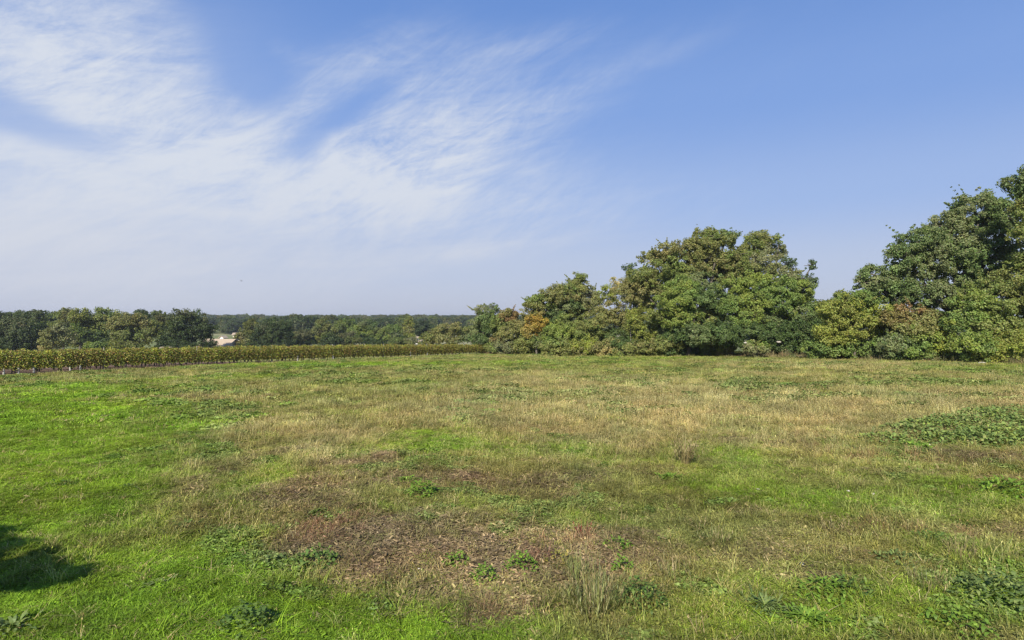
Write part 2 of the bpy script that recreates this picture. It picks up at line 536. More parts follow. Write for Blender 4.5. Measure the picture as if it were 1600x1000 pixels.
def clump_leaves(lobes, leaf, dens=1.0, sub=.42, tone=1.0):
    """lobes: list of (centre, (rx,ry,rz), palette, thinness)"""
    Cs = []; Ns = []; Sz = []; Co = []
    for c, r, pal, thin in lobes:
        c = np.array(c); r = np.array(r, float)
        rm = (r[0]*r[1]*r[2])**(1/3)
        sr = min(sub, rm*.5)
        ns = max(4, int(5.6*(rm/sr)**2*thin))
        d = rng.normal(size=(ns, 3)); d /= np.linalg.norm(d, axis=1, keepdims=True)
        rad = np.where(rng.random(ns) < .75, rng.uniform(.72, 1.04, ns), rng.uniform(.2, .7, ns))
        out = rng.random(ns) < .2
        rad = np.where(out, 1.02+.34*rng.random(ns)**1.6, rad)
        lump = .82+.36*vnoise(d[:, 0]*2.2+c[0]*3.1+9, d[:, 2]*2.2+d[:, 1]*1.3+c[2]*2.3, 5)
        sc = c+d*r*(rad*lump)[:, None]
        pals = np.array(PAL[pal])
        near = {'oak': 'grey', 'olive': 'bright', 'brownish': 'olive', 'bright': 'yellow', 'yellow': 'olive', 'orange': 'brownish', 'rust': 'olive',
                'dark': 'oak', 'grey': 'olive', 'straw': 'olive', 'blue': 'oak'}[pal]
        pal2 = np.array(PAL[near])
        # sprays of twigs that reach out of the crown
        nsp = 0 if (leaf > .15 or thin > 1.2 ) else (int(1+rm*2.2*thin) if rm > .5 else 1)
        sp_c = []; sp_d = []; sp_s = []
        for q in range(nsp):
            dd = rng.normal(size=3); dd[2] = abs(dd[2])*.8; dd /= np.linalg.norm(dd)
            st = c+dd*r*.95; ln = rng.uniform(.25, .6)*min(rm, 1.6)
            dr = dd+np.array([0, 0, .35])+rng.normal(size=3)*.25
            for w_ in range(5):
                sp_c.append(st+dr*ln*w_/4.0); sp_d.append(dd); sp_s.append(.42-.07*w_)
        sc = np.concatenate([sc, np.array(sp_c).reshape(-1, 3)]); d = np.concatenate([d, np.array(sp_d).reshape(-1, 3)])
        fs = np.concatenate([np.where(out, rng.uniform(.3, .6, ns), rng.uniform(.5, 1.3, ns)), np.array(sp_s)])
        for k in range(len(sc)):
            s = sr*fs[k]
            nl = int(dens*9.5*(s/leaf)**2*rng.uniform(.7, 1.2))+4
            dd = rng.normal(size=(nl, 3)); dd /= np.linalg.norm(dd, axis=1, keepdims=True)
            rr = rng.random(nl)**.45
            pos = sc[k]+dd*rr[:, None]*s*np.array([1.1, 1.1, .85])
            nr = dd*.6+d[k]*.45+np.array([0, 0, .45])+rng.normal(size=(nl, 3))*.75
            q0 = rng.integers(3)
            wv = float(vnoise(sc[k][0]/(rm*.9)+sc[k][1]*.4, sc[k][2]/(rm*.8), 11))
            wv = min(max((wv-.35)*1.3, 0), .75)
            base = (pals.mean(0)*.5+pals[q0]*.5)*(1-wv)+(pal2.mean(0)*.6+pal2[q0]*.4)*wv
            base = base*rng.uniform(.84, 1.2)*tone
            col = base*rng.uniform(.75, 1.25, (nl, 1))*(1+rng.normal(size=(nl, 3))*.06)
            Cs.append(pos); Ns.append(nr); Sz.append(leaf*rng.uniform(.6, 1.3, nl)); Co.append(col)
    C = np.concatenate(Cs); Nn = np.concatenate(Ns); Z = np.concatenate(Sz); K = np.clip(np.concatenate(Co), .005, .9)
    V, Fc = leaf_quads(C, Nn, Z)
    return V, Fc, np.repeat(K, 4, 0)


def limbs(base, lobes, r0, twigs=5, nstem=1, bare=0.0):
    parts = []
    base = np.array(base, float)
    cs = np.array([l[0] for l in lobes])
    top = cs[:, 2].max()-base[2]
    fork = base+np.array([0, 0, .28*top])+(cs.mean(0)-base)*np.array([.25, .25, 0])
    for s in range(nstem):
        b = base+np.array([rng.uniform(-.3, .3)*(nstem > 1), rng.uniform(-.3, .3)*(nstem > 1), -.15])
        parts.append(tube([b, b*.5+fork*.5+rng.normal(size=3)*.04*top*np.array([1, 1, 0])*.4, fork], [r0*1.25, r0, r0*.8]))
    for c, r, pal, thin in lobes:
        c = np.array(c); r = np.array(r)
        m_ = fork*.45+c*.55+rng.normal(size=3)*.12*r[0]; m_[2] -= .08*top
        rr = r0*.5*rng.uniform(.6, 1)
        parts.append(tube([fork, m_, c], [rr, rr*.7, rr*.4], 5))
        for k in range(twigs):
            d = rng.normal(size=3); d /= np.linalg.norm(d); d[2] = abs(d[2])*.8+.1*d[2]
            e = c+d*r*rng.uniform(.9, 1.12+bare)
            parts.append(tube([c, (c+e)/2+rng.normal(size=3)*.06*r[0], e], [rr*.35, rr*.22, rr*.07], 3) if False else
                         tube([c, (c+e)/2+rng.normal(size=3)*.06*r[0], e], [rr*.35, rr*.22, rr*.07], 5))
    # tubes here share 5 or 6 sides, all quads
    return join(parts)


def tree(name, label, cat, D, base_px, lobes_px, leaf=.085, dens=1.0, r0=.16, group=None, depth=.9, twigs=5, nstem=1,
         bare=0.0, sub=.32, tone=1.2):
    """lobes_px: (px, py, rx, ry, palette[, thin[, depth offset m]]) measured in the photo, given real size at distance D"""
    bx = (base_px-800)/F*D
    bz = float(zg(bx, D))
    lobes = []
    for l in lobes_px:
        px, py, rx, ry, pal = l[:5]
        thin = l[5] if len(l) > 5 else 1.0
        off = l[6] if len(l) > 6 else rng.uniform(-.6, .6)*D/45
        c = P3(px, py, D); c[1] += off
        lobes.append((c-np.array([bx, D, bz]), (rx*D/F, rx*D/F*depth, ry*D/F), pal, thin))
    e = empty(name, (bx, D, bz), label, cat, group)
    V, Fc, K = clump_leaves(lobes, leaf, dens, sub, tone)
    V[:, 2] = np.maximum(V[:, 2], -.1)
    cr = mobj('crown', mesh_np('crown', V, Fc, 4, K, M_LEAF), e)
    V, Fc = limbs((0, 0, 0), lobes, r0, twigs, nstem, bare)
    mobj('trunk', mesh_np('trunk', V, Fc, 4, None, M_BARK, True), e)
    return e


def dup(root, loc, rotz=0, scale=1.0, label=None, group=None, cat=None):
    r = root.copy(); COL.objects.link(r)
    r.location = loc; r.rotation_euler = (0, 0, rotz)
    r.scale = (scale,)*3 if np.isscalar(scale) else scale
    if label: r['label'] = label
    if group: r['group'] = group
    if cat: r['category'] = cat
    for ch in list(root.children):
        c = ch.copy(); COL.objects.link(c); c.parent = r
        for g in ch.children:
            d = g.copy(); COL.objects.link(d); d.parent = c
    return r


# ------------------------------------------------------------------ hedge-line trees on the right half
HG = 'trees and shrubs of the hedge line along the field edge'
tree('oak_tree', 'large dark green oak with a lobed crown at the right, rising over the bramble bank', 'tree', 43.5, 1490, [
    (1535, 335, 42, 30, 'oak'), (1490, 355, 34, 26, 'oak'), (1445, 378, 40, 26, 'oak'), (1410, 400, 24, 20, 'oak'),
    (1572, 345, 30, 34, 'oak'), (1530, 385, 50, 30, 'oak'), (1480, 405, 46, 30, 'oak'), (1440, 425, 34, 24, 'oak'),
    (1380, 430, 26, 17, 'oak'), (1365, 445, 26, 17, 'oak'), (1400, 458, 36, 20, 'oak'), (1450, 462, 40, 22, 'oak'), (1500, 450, 42, 28, 'oak'),
    (1545, 430, 34, 30, 'oak'), (1575, 400, 24, 26, 'oak', .6), (1350, 432, 12, 9, 'oak', .8), (1512, 318, 18, 12, 'oak', .8), (1550, 314, 20, 14, 'oak', .8)],
    leaf=.088, r0=.34, twigs=6)
tree('tall_tree', 'tall tree cut off by the right edge of the view, its top above the oak', 'tree', 38, 1660, [
    (1615, 285, 32, 24, 'oak'), (1640, 300, 40, 34, 'oak'), (1600, 320, 18, 16, 'olive', .7), (1650, 350, 50, 40, 'olive'), (1612, 365, 26, 26, 'olive'),
    (1680, 300, 46, 46, 'oak'), (1690, 380, 60, 50, 'olive'), (1625, 410, 34, 30, 'olive'), (1670, 440, 60, 40, 'olive'), (1700, 240, 50, 40, 'oak')],
    leaf=.088, r0=.32)
tree('spreading_tree', 'olive green tree with layered drooping sprays at the right edge in front of the oak', 'tree', 39, 1575, [
    (1590, 440, 46, 22, 'olive'), (1550, 455, 34, 16, 'olive'), (1520, 470, 30, 13, 'bright'), (1580, 480, 54, 16, 'olive'), (1530, 492, 40, 12, 'bright'),
    (1620, 470, 50, 30, 'olive'), (1560, 508, 52, 14, 'olive'), (1620, 515, 50, 20, 'olive'), (1500, 505, 24, 10, 'bright', .9), (1600, 410, 24, 18, 'olive', .8)],
    leaf=.085, r0=.2)
tree('rusty_shrub', 'reddish brown shrub below the oak between green shrubs', 'shrub', 41, 1420, [
    (1418, 490, 28, 14, 'rust'), (1440, 498, 26, 13, 'brownish'), (1400, 500, 24, 14, 'rust'), (1428, 515, 34, 18, 'brownish'), (1465, 505, 20, 14, 'olive')], leaf=.088, r0=.07, nstem=3)
tree('yellow_green_shrub', 'large yellow-green rounded shrub left of the rusty one, below the oak', 'shrub', 43, 1335, [
    (1310, 482, 28, 20, 'yellow'), (1345, 480, 34, 20, 'bright'), (1365, 500, 30, 22, 'yellow'), (1325, 510, 36, 26, 'yellow'), (1380, 515, 26, 20, 'olive'),
    (1300, 520, 24, 20, 'yellow'), (1340, 470, 20, 12, 'olive', .7)], leaf=.088, r0=.09, nstem=3)
tree('distant_hedge_tree', 'pale green tree standing behind the hedge in the gap between the two big trees', 'tree', 62, 1310, [
    (1318, 472, 20, 14, 'olive'), (1300, 480, 22, 12, 'olive'), (1340, 465, 16, 10, 'oak'), (1290, 492, 20, 12, 'yellow'), (1330, 485, 28, 16, 'bright')], leaf=.16, r0=.14)
tree('bramble_bush', 'bright green bramble mound at the foot of the yellow-green shrub', 'bush', at(1310, 563)[1]+1.5, 1310, [
    (1290, 545, 30, 18, 'bright'), (1330, 540, 34, 20, 'bright'), (1365, 545, 26, 16, 'oak'), (1310, 530, 30, 16, 'yellow'), (1350, 552, 26, 12, 'bright')],
    leaf=.085, r0=.03, nstem=4, twigs=3)
tree('bramble_bush', 'broad bright green bramble mound below the rusty shrub', 'bush', at(1440, 566)[1]+1.5, 1440, [
    (1400, 540, 26, 18, 'oak'), (1435, 535, 34, 20, 'bright'), (1475, 538, 34, 20, 'yellow'), (1420, 552, 26, 12, 'bright'), (1460, 552, 30, 10, 'bright')],
    leaf=.085, r0=.03, nstem=4, twigs=3)
tree('bramble_bush', 'yellow-green bramble mound under the drooping sprays at the right edge', 'bush', at(1560, 569)[1]+1.5, 1560, [
    (1520, 540, 30, 20, 'bright'), (1560, 545, 34, 16, 'yellow'), (1600, 540, 34, 20, 'bright'), (1540, 556, 24, 8, 'yellow'), (1640, 545, 34, 20, 'olive'), (1585, 528, 34, 12, 'yellow')],
    leaf=.085, r0=.03, nstem=4, twigs=3)

# big central group
tree('broad_tree', 'big broad tree with an olive brown sunlit top, tallest of the central group', 'tree', 55, 1100, [
    (1120, 376, 24, 13, 'olive'), (1088, 388, 32, 16, 'brownish'), (1050, 393, 24, 14, 'brownish'), (1022, 402, 20, 13, 'brownish'),
    (1142, 405, 24, 18, 'olive'), (1060, 420, 44, 24, 'olive'), (1110, 412, 44, 24, 'brownish'), (1002, 432, 24, 14, 'olive'), (1085, 445, 46, 26, 'oak'),
    (1140, 425, 34, 22, 'olive'), (1000, 450, 34, 22, 'brownish'), (1035, 450, 30, 24, 'olive'), (1135, 368, 16, 9, 'oak', .8), (1100, 366, 16, 9, 'olive', .8)],
    leaf=.088, r0=.34, twigs=7, bare=.1)
tree('ash_tree', 'tree with a feathery grey-brown top and open gaps, right half of the central group', 'tree', 56, 1195, [
    (1188, 371, 20, 11, 'olive'), (1178, 390, 22, 14, 'olive'), (1208, 392, 22, 14, 'grey'), (1214, 374, 9, 7, 'olive', .7), (1180, 415, 34, 20, 'grey'), (1228, 412, 14, 9, 'blue', .6),
    (1243, 426, 13, 9, 'grey', .5), (1263, 417, 9, 7, 'blue', .6), (1215, 432, 26, 14, 'grey', .6), (1250, 440, 22, 12, 'blue', .7), (1160, 435, 30, 20, 'olive')],
    leaf=.085, r0=.26, twigs=9, bare=.25, dens=.85)
tree('field_maple', 'bright green rounded tree in front, lower right of the central group', 'tree', 50, 1200, [
    (1160, 452, 32, 18, 'bright'), (1200, 445, 34, 18, 'bright'), (1238, 455, 30, 18, 'bright'), (1150, 478, 30, 18, 'bright'), (1185, 472, 34, 18, 'bright'),
    (1225, 478, 34, 18, 'bright'), (1258, 475, 20, 14, 'oak'), (1252, 495, 24, 12, 'oak'), (1165, 495, 28, 14, 'bright'), (1205, 500, 32, 14, 'oak'), (1262, 452, 14, 10, 'oak')],
    leaf=.085, r0=.22)
tree('hedge_tree', 'mid green tree in front, lower left of the central group', 'tree', 51.5, 1075, [
    (1070, 450, 26, 18, 'bright'), (1055, 470, 28, 20, 'bright'), (1090, 470, 30, 20, 'oak'), (1065, 495, 32, 18, 'bright'), (1105, 495, 28, 18, 'olive'),
    (1040, 492, 22, 16, 'olive'), (1120, 470, 22, 18, 'dark'), (1075, 522, 32, 16, 'dark'), (1105, 535, 26, 12, 'oak'), (1050, 535, 24, 12, 'olive')], leaf=.085, r0=.18)
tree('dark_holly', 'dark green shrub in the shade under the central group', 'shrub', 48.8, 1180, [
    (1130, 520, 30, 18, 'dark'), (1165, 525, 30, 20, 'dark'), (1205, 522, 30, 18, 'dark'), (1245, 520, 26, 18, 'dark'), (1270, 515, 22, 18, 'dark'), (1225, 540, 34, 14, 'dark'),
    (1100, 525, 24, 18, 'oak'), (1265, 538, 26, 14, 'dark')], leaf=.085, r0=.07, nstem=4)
tree('sparse_birch', 'thin yellowish tree whose sparse crown lets the sky through, left of the central group', 'tree', 60, 975, [
    (975, 448, 24, 14, 'straw', .55), (955, 458, 20, 14, 'yellow', .5), (990, 462, 24, 16, 'olive', .7), (965, 476, 22, 12, 'straw', .3), (1005, 478, 22, 14, 'olive', .8),
    (1000, 435, 16, 12, 'olive', .7), (985, 420, 12, 9, 'blue', .5)], leaf=.085, r0=.12, twigs=9, bare=.2, dens=.8)
tree('hedge_shrub', 'olive shrub with yellow leaves right of the dark hollow in the hedge', 'shrub', 55, 1020, [
    (1000, 500, 26, 16, 'yellow'), (1030, 512, 28, 18, 'oak'), (1055, 520, 28, 16, 'olive'), (1010, 525, 26, 14, 'yellow'), (1045, 536, 30, 12, 'olive'), (1080, 530, 24, 16, 'oak')],
    leaf=.085, r0=.06, nstem=4)
tree('hedge_shrub', 'brownish olive shrub arching over the dark hollow in the hedge', 'shrub', 58, 955, [
    (940, 498, 24, 14, 'brownish'), (965, 495, 22, 13, 'brownish'), (920, 515, 22, 16, 'olive'), (980, 508, 16, 10, 'olive'), (935, 528, 22, 12, 'olive'), (968, 525, 24, 14, 'dark'), (992, 520, 18, 14, 'olive')],
    leaf=.085, r0=.06, nstem=4, twigs=7)
tree('domed_tree', 'olive and dark green tree with a pointed top, middle of the hedge', 'tree', 62, 890, [
    (903, 440, 16, 12, 'olive'), (895, 455, 26, 14, 'olive'), (915, 462, 22, 16, 'grey'), (870, 462, 26, 14, 'brownish'), (845, 472, 24, 12, 'olive'), (880, 478, 32, 14, 'oak'),
    (910, 485, 26, 16, 'olive'), (860, 492, 26, 14, 'dark'), (890, 505, 30, 16, 'olive'), (926, 475, 16, 16, 'grey', .6), (835, 482, 18, 12, 'brownish', .7)],
    leaf=.088, r0=.2, twigs=8, bare=.2)
tree('golden_shrub', 'shrub with orange and yellow autumn leaves in front of the pointed tree', 'shrub', 60.5, 838, [
    (838, 502, 15, 13, 'orange', .9), (830, 515, 12, 12, 'orange'), (850, 512, 16, 14, 'yellow'), (842, 530, 16, 12, 'olive')], leaf=.085, r0=.05, nstem=3)
tree('green_shrub', 'dense green shrub at the foot of the pointed tree', 'shrub', 60, 885, [
    (870, 520, 22, 16, 'bright'), (895, 525, 24, 16, 'bright'), (860, 538, 22, 10, 'oak'), (885, 540, 26, 10, 'olive'), (910, 538, 20, 12, 'yellow')], leaf=.085, r0=.05, nstem=4)
tree('reddish_shrub', 'brown and rusty shrub between the ivy-covered tree and the golden shrub', 'shrub', 64, 795, [
    (793, 492, 16, 11, 'rust'), (780, 503, 15, 12, 'olive'), (808, 500, 18, 14, 'brownish'), (798, 518, 20, 14, 'brownish'), (778, 528, 14, 10, 'rust'), (812, 530, 18, 12, 'olive')],
    leaf=.085, r0=.06, nstem=3)
tree('ivy_covered_tree', 'thin tree with bare twigs at the top and dark ivy below, leftmost of the hedge', 'tree', 66, 757, [
    (750, 487, 15, 11, 'grey', .5), (768, 484, 12, 10, 'oak', .8), (758, 500, 18, 12, 'oak'), (768, 515, 16, 14, 'dark'), (750, 518, 16, 14, 'oak'), (760, 532, 20, 12, 'dark')],
    leaf=.085, r0=.1, twigs=10, bare=.35)
tree('low_hedge_shrub', 'low grey-green shrub at the near end of the vine row', 'shrub', 62, 800, [
    (790, 541, 18, 9, 'grey'), (812, 541, 18, 10, 'olive'), (835, 543, 16, 8, 'olive'), (775, 544, 14, 7, 'olive')], leaf=.088, r0=.04, nstem=4)
for (px, w, pal, lab) in [(1085, 30, 'bright', 'low green bush in front of the shade below the central trees'),
                          (1128, 22, 'yellow', 'low yellow-green bush left of the pale grey-green bush'),
                          (948, 26, 'brownish', 'low brown bramble tangle under the dark hollow'),
                          (1240, 26, 'dark', 'low dark bush right of the pale whitish stones'),
                          (1265, 22, 'olive', 'low olive bush at the left end of the bright bramble mounds'),
                          (1205, 24, 'brownish', 'low brown bush between the two whitish rocks'),
                          (1045, 34, 'olive', 'low olive bramble under the shrub with yellow leaves'),
                          (1000, 30, 'brownish', 'low brown bramble behind the tallest fence stake'),
                          (905, 30, 'yellow', 'low yellow-green bramble at the foot of the pointed tree'),
                          (868, 26, 'olive', 'low olive bramble left of the yellow-green one under the pointed tree'),
                          (975, 22, 'dark', 'low dark bramble just left of the tallest fence stake')]:
    Dd = at(px, 557)[1]+.8
    tree('low_bush', lab, 'bush', Dd, px, [(px-w*.5, 543, w*.6, 10, pal), (px+w*.4, 541, w*.6, 12, pal), (px, 548, w*.8, 8, random.choice(['olive', 'brownish', 'dark', 'straw']), .7)], leaf=.085, r0=.03, nstem=5, twigs=9, bare=.3)
tree('pale_bush', 'low pale grey-green bush over a dark hollow at the hedge foot', 'bush', 46.5, 1183, [
    (1172, 544, 10, 6, 'grey'), (1185, 547, 12, 5, 'grey'), (1196, 543, 10, 6, 'bright'), (1180, 538, 10, 5, 'olive')], leaf=.09, r0=.02, nstem=3, twigs=3)

# ------------------------------------------------------------------ woods beyond the vineyard, left
LG = 'trees of the wood beyond the vineyard'
left = [
    # name, label, D, base px, lobes
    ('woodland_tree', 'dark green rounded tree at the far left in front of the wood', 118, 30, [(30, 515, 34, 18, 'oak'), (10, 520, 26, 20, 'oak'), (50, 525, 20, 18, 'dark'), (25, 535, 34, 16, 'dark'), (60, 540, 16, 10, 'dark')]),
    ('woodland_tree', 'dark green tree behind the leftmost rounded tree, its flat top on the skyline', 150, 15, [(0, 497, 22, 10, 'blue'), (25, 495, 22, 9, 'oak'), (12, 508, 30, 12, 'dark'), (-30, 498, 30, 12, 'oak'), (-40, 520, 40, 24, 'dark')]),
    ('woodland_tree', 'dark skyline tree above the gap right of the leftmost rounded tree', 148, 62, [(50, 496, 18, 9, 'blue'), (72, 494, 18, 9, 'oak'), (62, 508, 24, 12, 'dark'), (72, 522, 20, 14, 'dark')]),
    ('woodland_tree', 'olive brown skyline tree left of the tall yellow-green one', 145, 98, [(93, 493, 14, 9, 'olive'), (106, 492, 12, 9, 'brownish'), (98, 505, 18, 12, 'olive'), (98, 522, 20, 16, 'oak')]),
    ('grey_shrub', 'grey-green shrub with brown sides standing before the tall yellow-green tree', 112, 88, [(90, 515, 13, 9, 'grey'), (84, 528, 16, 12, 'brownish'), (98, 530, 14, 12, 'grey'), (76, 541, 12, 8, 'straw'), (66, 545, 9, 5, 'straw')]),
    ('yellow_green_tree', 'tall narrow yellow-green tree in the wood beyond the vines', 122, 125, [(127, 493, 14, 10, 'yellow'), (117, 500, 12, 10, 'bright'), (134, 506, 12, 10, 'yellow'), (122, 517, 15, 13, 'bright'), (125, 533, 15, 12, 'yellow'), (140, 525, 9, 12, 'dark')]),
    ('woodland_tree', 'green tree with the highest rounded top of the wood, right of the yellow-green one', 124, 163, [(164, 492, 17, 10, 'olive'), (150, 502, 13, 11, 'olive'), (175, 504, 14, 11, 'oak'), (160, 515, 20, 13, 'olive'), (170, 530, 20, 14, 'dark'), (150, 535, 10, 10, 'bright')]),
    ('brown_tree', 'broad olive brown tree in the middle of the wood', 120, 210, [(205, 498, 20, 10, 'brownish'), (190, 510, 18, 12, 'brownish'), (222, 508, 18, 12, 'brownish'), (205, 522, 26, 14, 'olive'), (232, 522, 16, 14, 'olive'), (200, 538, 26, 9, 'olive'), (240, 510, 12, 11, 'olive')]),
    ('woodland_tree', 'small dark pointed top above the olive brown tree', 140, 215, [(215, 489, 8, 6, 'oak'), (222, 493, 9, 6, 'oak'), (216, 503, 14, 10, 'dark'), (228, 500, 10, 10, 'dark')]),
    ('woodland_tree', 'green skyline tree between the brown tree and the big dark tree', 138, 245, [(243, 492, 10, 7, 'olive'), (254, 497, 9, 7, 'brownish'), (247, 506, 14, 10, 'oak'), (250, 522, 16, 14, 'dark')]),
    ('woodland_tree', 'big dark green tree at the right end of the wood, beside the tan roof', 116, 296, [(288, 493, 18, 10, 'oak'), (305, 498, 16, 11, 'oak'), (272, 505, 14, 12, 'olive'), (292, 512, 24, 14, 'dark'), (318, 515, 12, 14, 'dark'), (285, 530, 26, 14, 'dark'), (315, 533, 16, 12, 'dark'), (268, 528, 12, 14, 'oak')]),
    ('low_shrub', 'low green shrub behind the vines below the highest rounded tree', 100, 150, [(140, 541, 10, 5, 'bright'), (155, 541, 12, 6, 'bright'), (168, 543, 10, 5, 'dark')]),
    ('low_shrub', 'low olive shrub behind the vines below the brown tree', 100, 192, [(182, 542, 11, 5, 'yellow'), (198, 541, 12, 6, 'olive'), (215, 542, 10, 5, 'olive')]),
    ('low_shrub', 'low dark shrub behind the vines below the big dark tree', 100, 270, [(250, 541, 12, 6, 'dark'), (275, 540, 14, 7, 'dark'), (298, 541, 12, 6, 'dark')]),
    # right of the house
    ('yellow_green_tree', 'yellow-green tree on the left shoulder of the dark round tree past the tan roof', 150, 393, [(396, 508, 10, 8, 'yellow'), (390, 518, 12, 9, 'yellow'), (402, 520, 10, 10, 'olive')]),
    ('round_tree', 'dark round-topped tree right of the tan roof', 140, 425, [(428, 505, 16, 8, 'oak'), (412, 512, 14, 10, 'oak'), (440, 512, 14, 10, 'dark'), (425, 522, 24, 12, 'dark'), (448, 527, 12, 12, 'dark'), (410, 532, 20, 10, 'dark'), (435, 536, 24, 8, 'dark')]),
    ('brown_shrub', 'brown shrub at the right end of the tan roof', 128, 380, [(377, 528, 9, 7, 'brownish'), (385, 535, 12, 7, 'brownish'), (372, 539, 8, 5, 'rust'), (392, 540, 12, 6, 'dark')]),
    ('far_tree', 'grey-green bush right of the dark round tree', 150, 470, [(474, 522, 14, 7, 'grey'), (465, 530, 14, 8, 'olive'), (480, 533, 14, 8, 'dark')]),
    ('far_tree', 'light olive tree standing above the vines midway along the valley', 152, 504, [(508, 508, 14, 8, 'olive'), (496, 518, 14, 9, 'grey'), (516, 520, 14, 10, 'olive'), (500, 532, 13, 8, 'yellow')]),
    ('far_tree', 'dark bush between two light olive bushes above the vines', 146, 520, [(518, 529, 13, 7, 'dark'), (528, 534, 10, 6, 'dark'), (511, 536, 10, 5, 'dark')]),
    ('far_tree', 'grey-green bush right of the dark bush above the vines', 148, 545, [(543, 525, 13, 7, 'grey'), (552, 532, 13, 7, 'olive'), (538, 534, 10, 6, 'grey')]),
    ('far_tree', 'pale green tall tree left of the two round green ones', 175, 537, [(540, 505, 16, 8, 'bright'), (530, 512, 14, 8, 'olive'), (550, 514, 14, 9, 'bright')]),
    ('far_tree', 'round green tree behind the grey-green bushes', 172, 575, [(574, 508, 16, 8, 'oak'), (565, 517, 16, 9, 'bright'), (585, 520, 15, 10, 'olive'), (572, 531, 20, 9, 'dark')]),
    ('far_tree', 'green round tree left of the golden column tree', 158, 610, [(612, 515, 13, 7, 'bright'), (602, 524, 13, 9, 'bright'), (618, 526, 11, 9, 'oak'), (597, 535, 16, 6, 'dark')]),
    ('column_tree', 'narrow golden olive tree rising above the skyline near the pale roofs', 165, 638, [(639, 499, 5, 6, 'olive'), (637, 507, 9, 8, 'yellow'), (636, 517, 10, 8, 'brownish'), (640, 526, 9, 8, 'yellow')]),
    ('far_tree', 'low olive bush below the golden column tree', 145, 630, [(622, 534, 14, 6, 'olive'), (638, 534, 14, 6, 'grey'), (630, 537, 20, 5, 'olive')]),
    ('far_tree', 'dark blue-green tree right of the golden column tree', 190, 660, [(655, 508, 12, 8, 'blue'), (668, 510, 12, 9, 'blue'), (658, 520, 14, 8, 'dark'), (678, 518, 10, 9, 'oak')]),
    ('brown_round_tree', 'broad brownish round tree just beyond the end of the vines', 98, 708, [(705, 512, 18, 7, 'brownish'), (690, 519, 16, 9, 'brownish'), (722, 517, 18, 9, 'olive'), (675, 530, 16, 8, 'olive'), (702, 528, 24, 9, 'brownish'), (728, 530, 16, 10, 'oak'), (665, 537, 12, 5, 'brownish')]),
]
for (nm, lab, D, bx, lb) in left:
    cat = 'shrub' if 'shrub' in nm else 'tree'
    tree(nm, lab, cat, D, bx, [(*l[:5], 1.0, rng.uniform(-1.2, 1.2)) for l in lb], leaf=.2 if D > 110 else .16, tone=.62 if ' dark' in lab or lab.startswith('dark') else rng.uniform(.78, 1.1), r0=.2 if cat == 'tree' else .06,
         dens=.9, twigs=3, sub=.75, group=LG if cat == 'tree' else 'shrubs at the far side of the vineyard')

# ------------------------------------------------------------------ houses in the valley
def box(x0, x1, y0, y1, z0, z1):
    V = np.array([(x, y, z) for z in (z0, z1) for (x, y) in ((x0, y0), (x1, y0), (x1, y1), (x0, y1))], float)
    Fc = np.array([(0, 3, 2, 1), (4, 5, 6, 7), (0, 1, 5, 4), (1, 2, 6, 5), (2, 3, 7, 6), (3, 0, 4, 7)])
    return V, Fc


def house(name, label, px, py_eave, D, w, dp, rise, rotz, wall_m, hwall=3.0, chimney=True):
    c = P3(px, py_eave, D)
    g = float(zg(c[0], D))
    hw = c[2]-g
    e = empty(name, (c[0], D, g), label, 'house')
    e.rotation_euler = (0, 0, rotz)
    V, Fc = box(-w/2, w/2, -dp/2, dp/2, -.3, hw)
    wl = mobj('wall', mesh_np('wall', V, Fc, 4, None, wall_m), e)
    # gable ends
    for s in (-1, 1):
        x0, x1 = (s*w/2-.12, s*w/2) if s > 0 else (s*w/2, s*w/2+.12)
        v = np.array([(x, y, z) for x in (x0, x1) for (y, z) in ((-dp/2, hw+.003), (dp/2, hw+.003), (.05, hw+rise-.06), (-.05, hw+rise-.06))])
        f = np.array([(0, 1, 2, 3), (7, 6, 5, 4), (0, 4, 5, 1), (1, 5, 6, 2), (2, 6, 7, 3), (3, 7, 4, 0)])
        mobj('gable', mesh_np('gable', v, f, 4, None, wall_m), e)
    ov = .35
    rp = []
    for s in (-1, 1):
        ye = s*(dp/2+ov); ze = hw-rise*ov/(dp/2)
        v = np.array([(x, y, z) for x in (-w/2-ov, w/2+ov) for (y, z) in ((0, hw+rise), (ye, ze), (ye, ze+.16), (0, hw+rise+.18))])
        f = np.array([(0, 1, 2, 3), (7, 6, 5, 4), (0, 4, 5, 1), (1, 5, 6, 2), (2, 6, 7, 3)])
        rp.append((v, f))
    V, Fc = join(rp)
    rf = mobj('roof', mesh_np('roof', V, Fc, 4, None, M_ROOF), e)
    if chimney:
        V, Fc = box(w*.2, w*.2+.6, -.3, .3, hw+rise*.6, hw+rise+.7)
        mobj('chimney', mesh_np('chimney', V, Fc, 4, None, wall_m), rf)
    for x in (-w*.3, w*.05, w*.3):
        V, Fc = box(x-.5, x+.5, -dp/2-.04, -dp/2+.02, max(.9, hw-2.1), hw-.9)
        mobj('window', mesh_np('window', V, Fc, 4, None, M_DARK), e)


house('house', 'low house with a tan tiled roof and cream wall showing above the vines', 345, 541.4, 128, 6.3, 5.0, 1.35, R(-14), M_WALL, chimney=False)
house('house', 'tiny house with a white gable showing over the tan roof', 349, 527.5, 205, 2.0, 1.3, .5, R(80), M_WHITE, chimney=False)
house('house', 'tiny farmhouse with red-brown tiles between the tan roof and the round dark tree', 371, 523, 215, 2.2, 3, .5, R(10), M_WALL, chimney=False)
house('house', 'pale low building barely showing above the vines under the dark tree', 260, 545.2, 98, .9, 1.6, .15, R(5), M_WHITE, chimney=False)
house('house', 'upper of two small pale roofs right of the golden column tree', 650, 529.5, 180, 1.9, 2.5, .5, R(-30), M_WHITE, chimney=False)
house('house', 'lower of two small pale roofs right of the golden column tree', 655, 534, 150, 1.6, 2, .3, R(-25), M_WHITE, chimney=False)

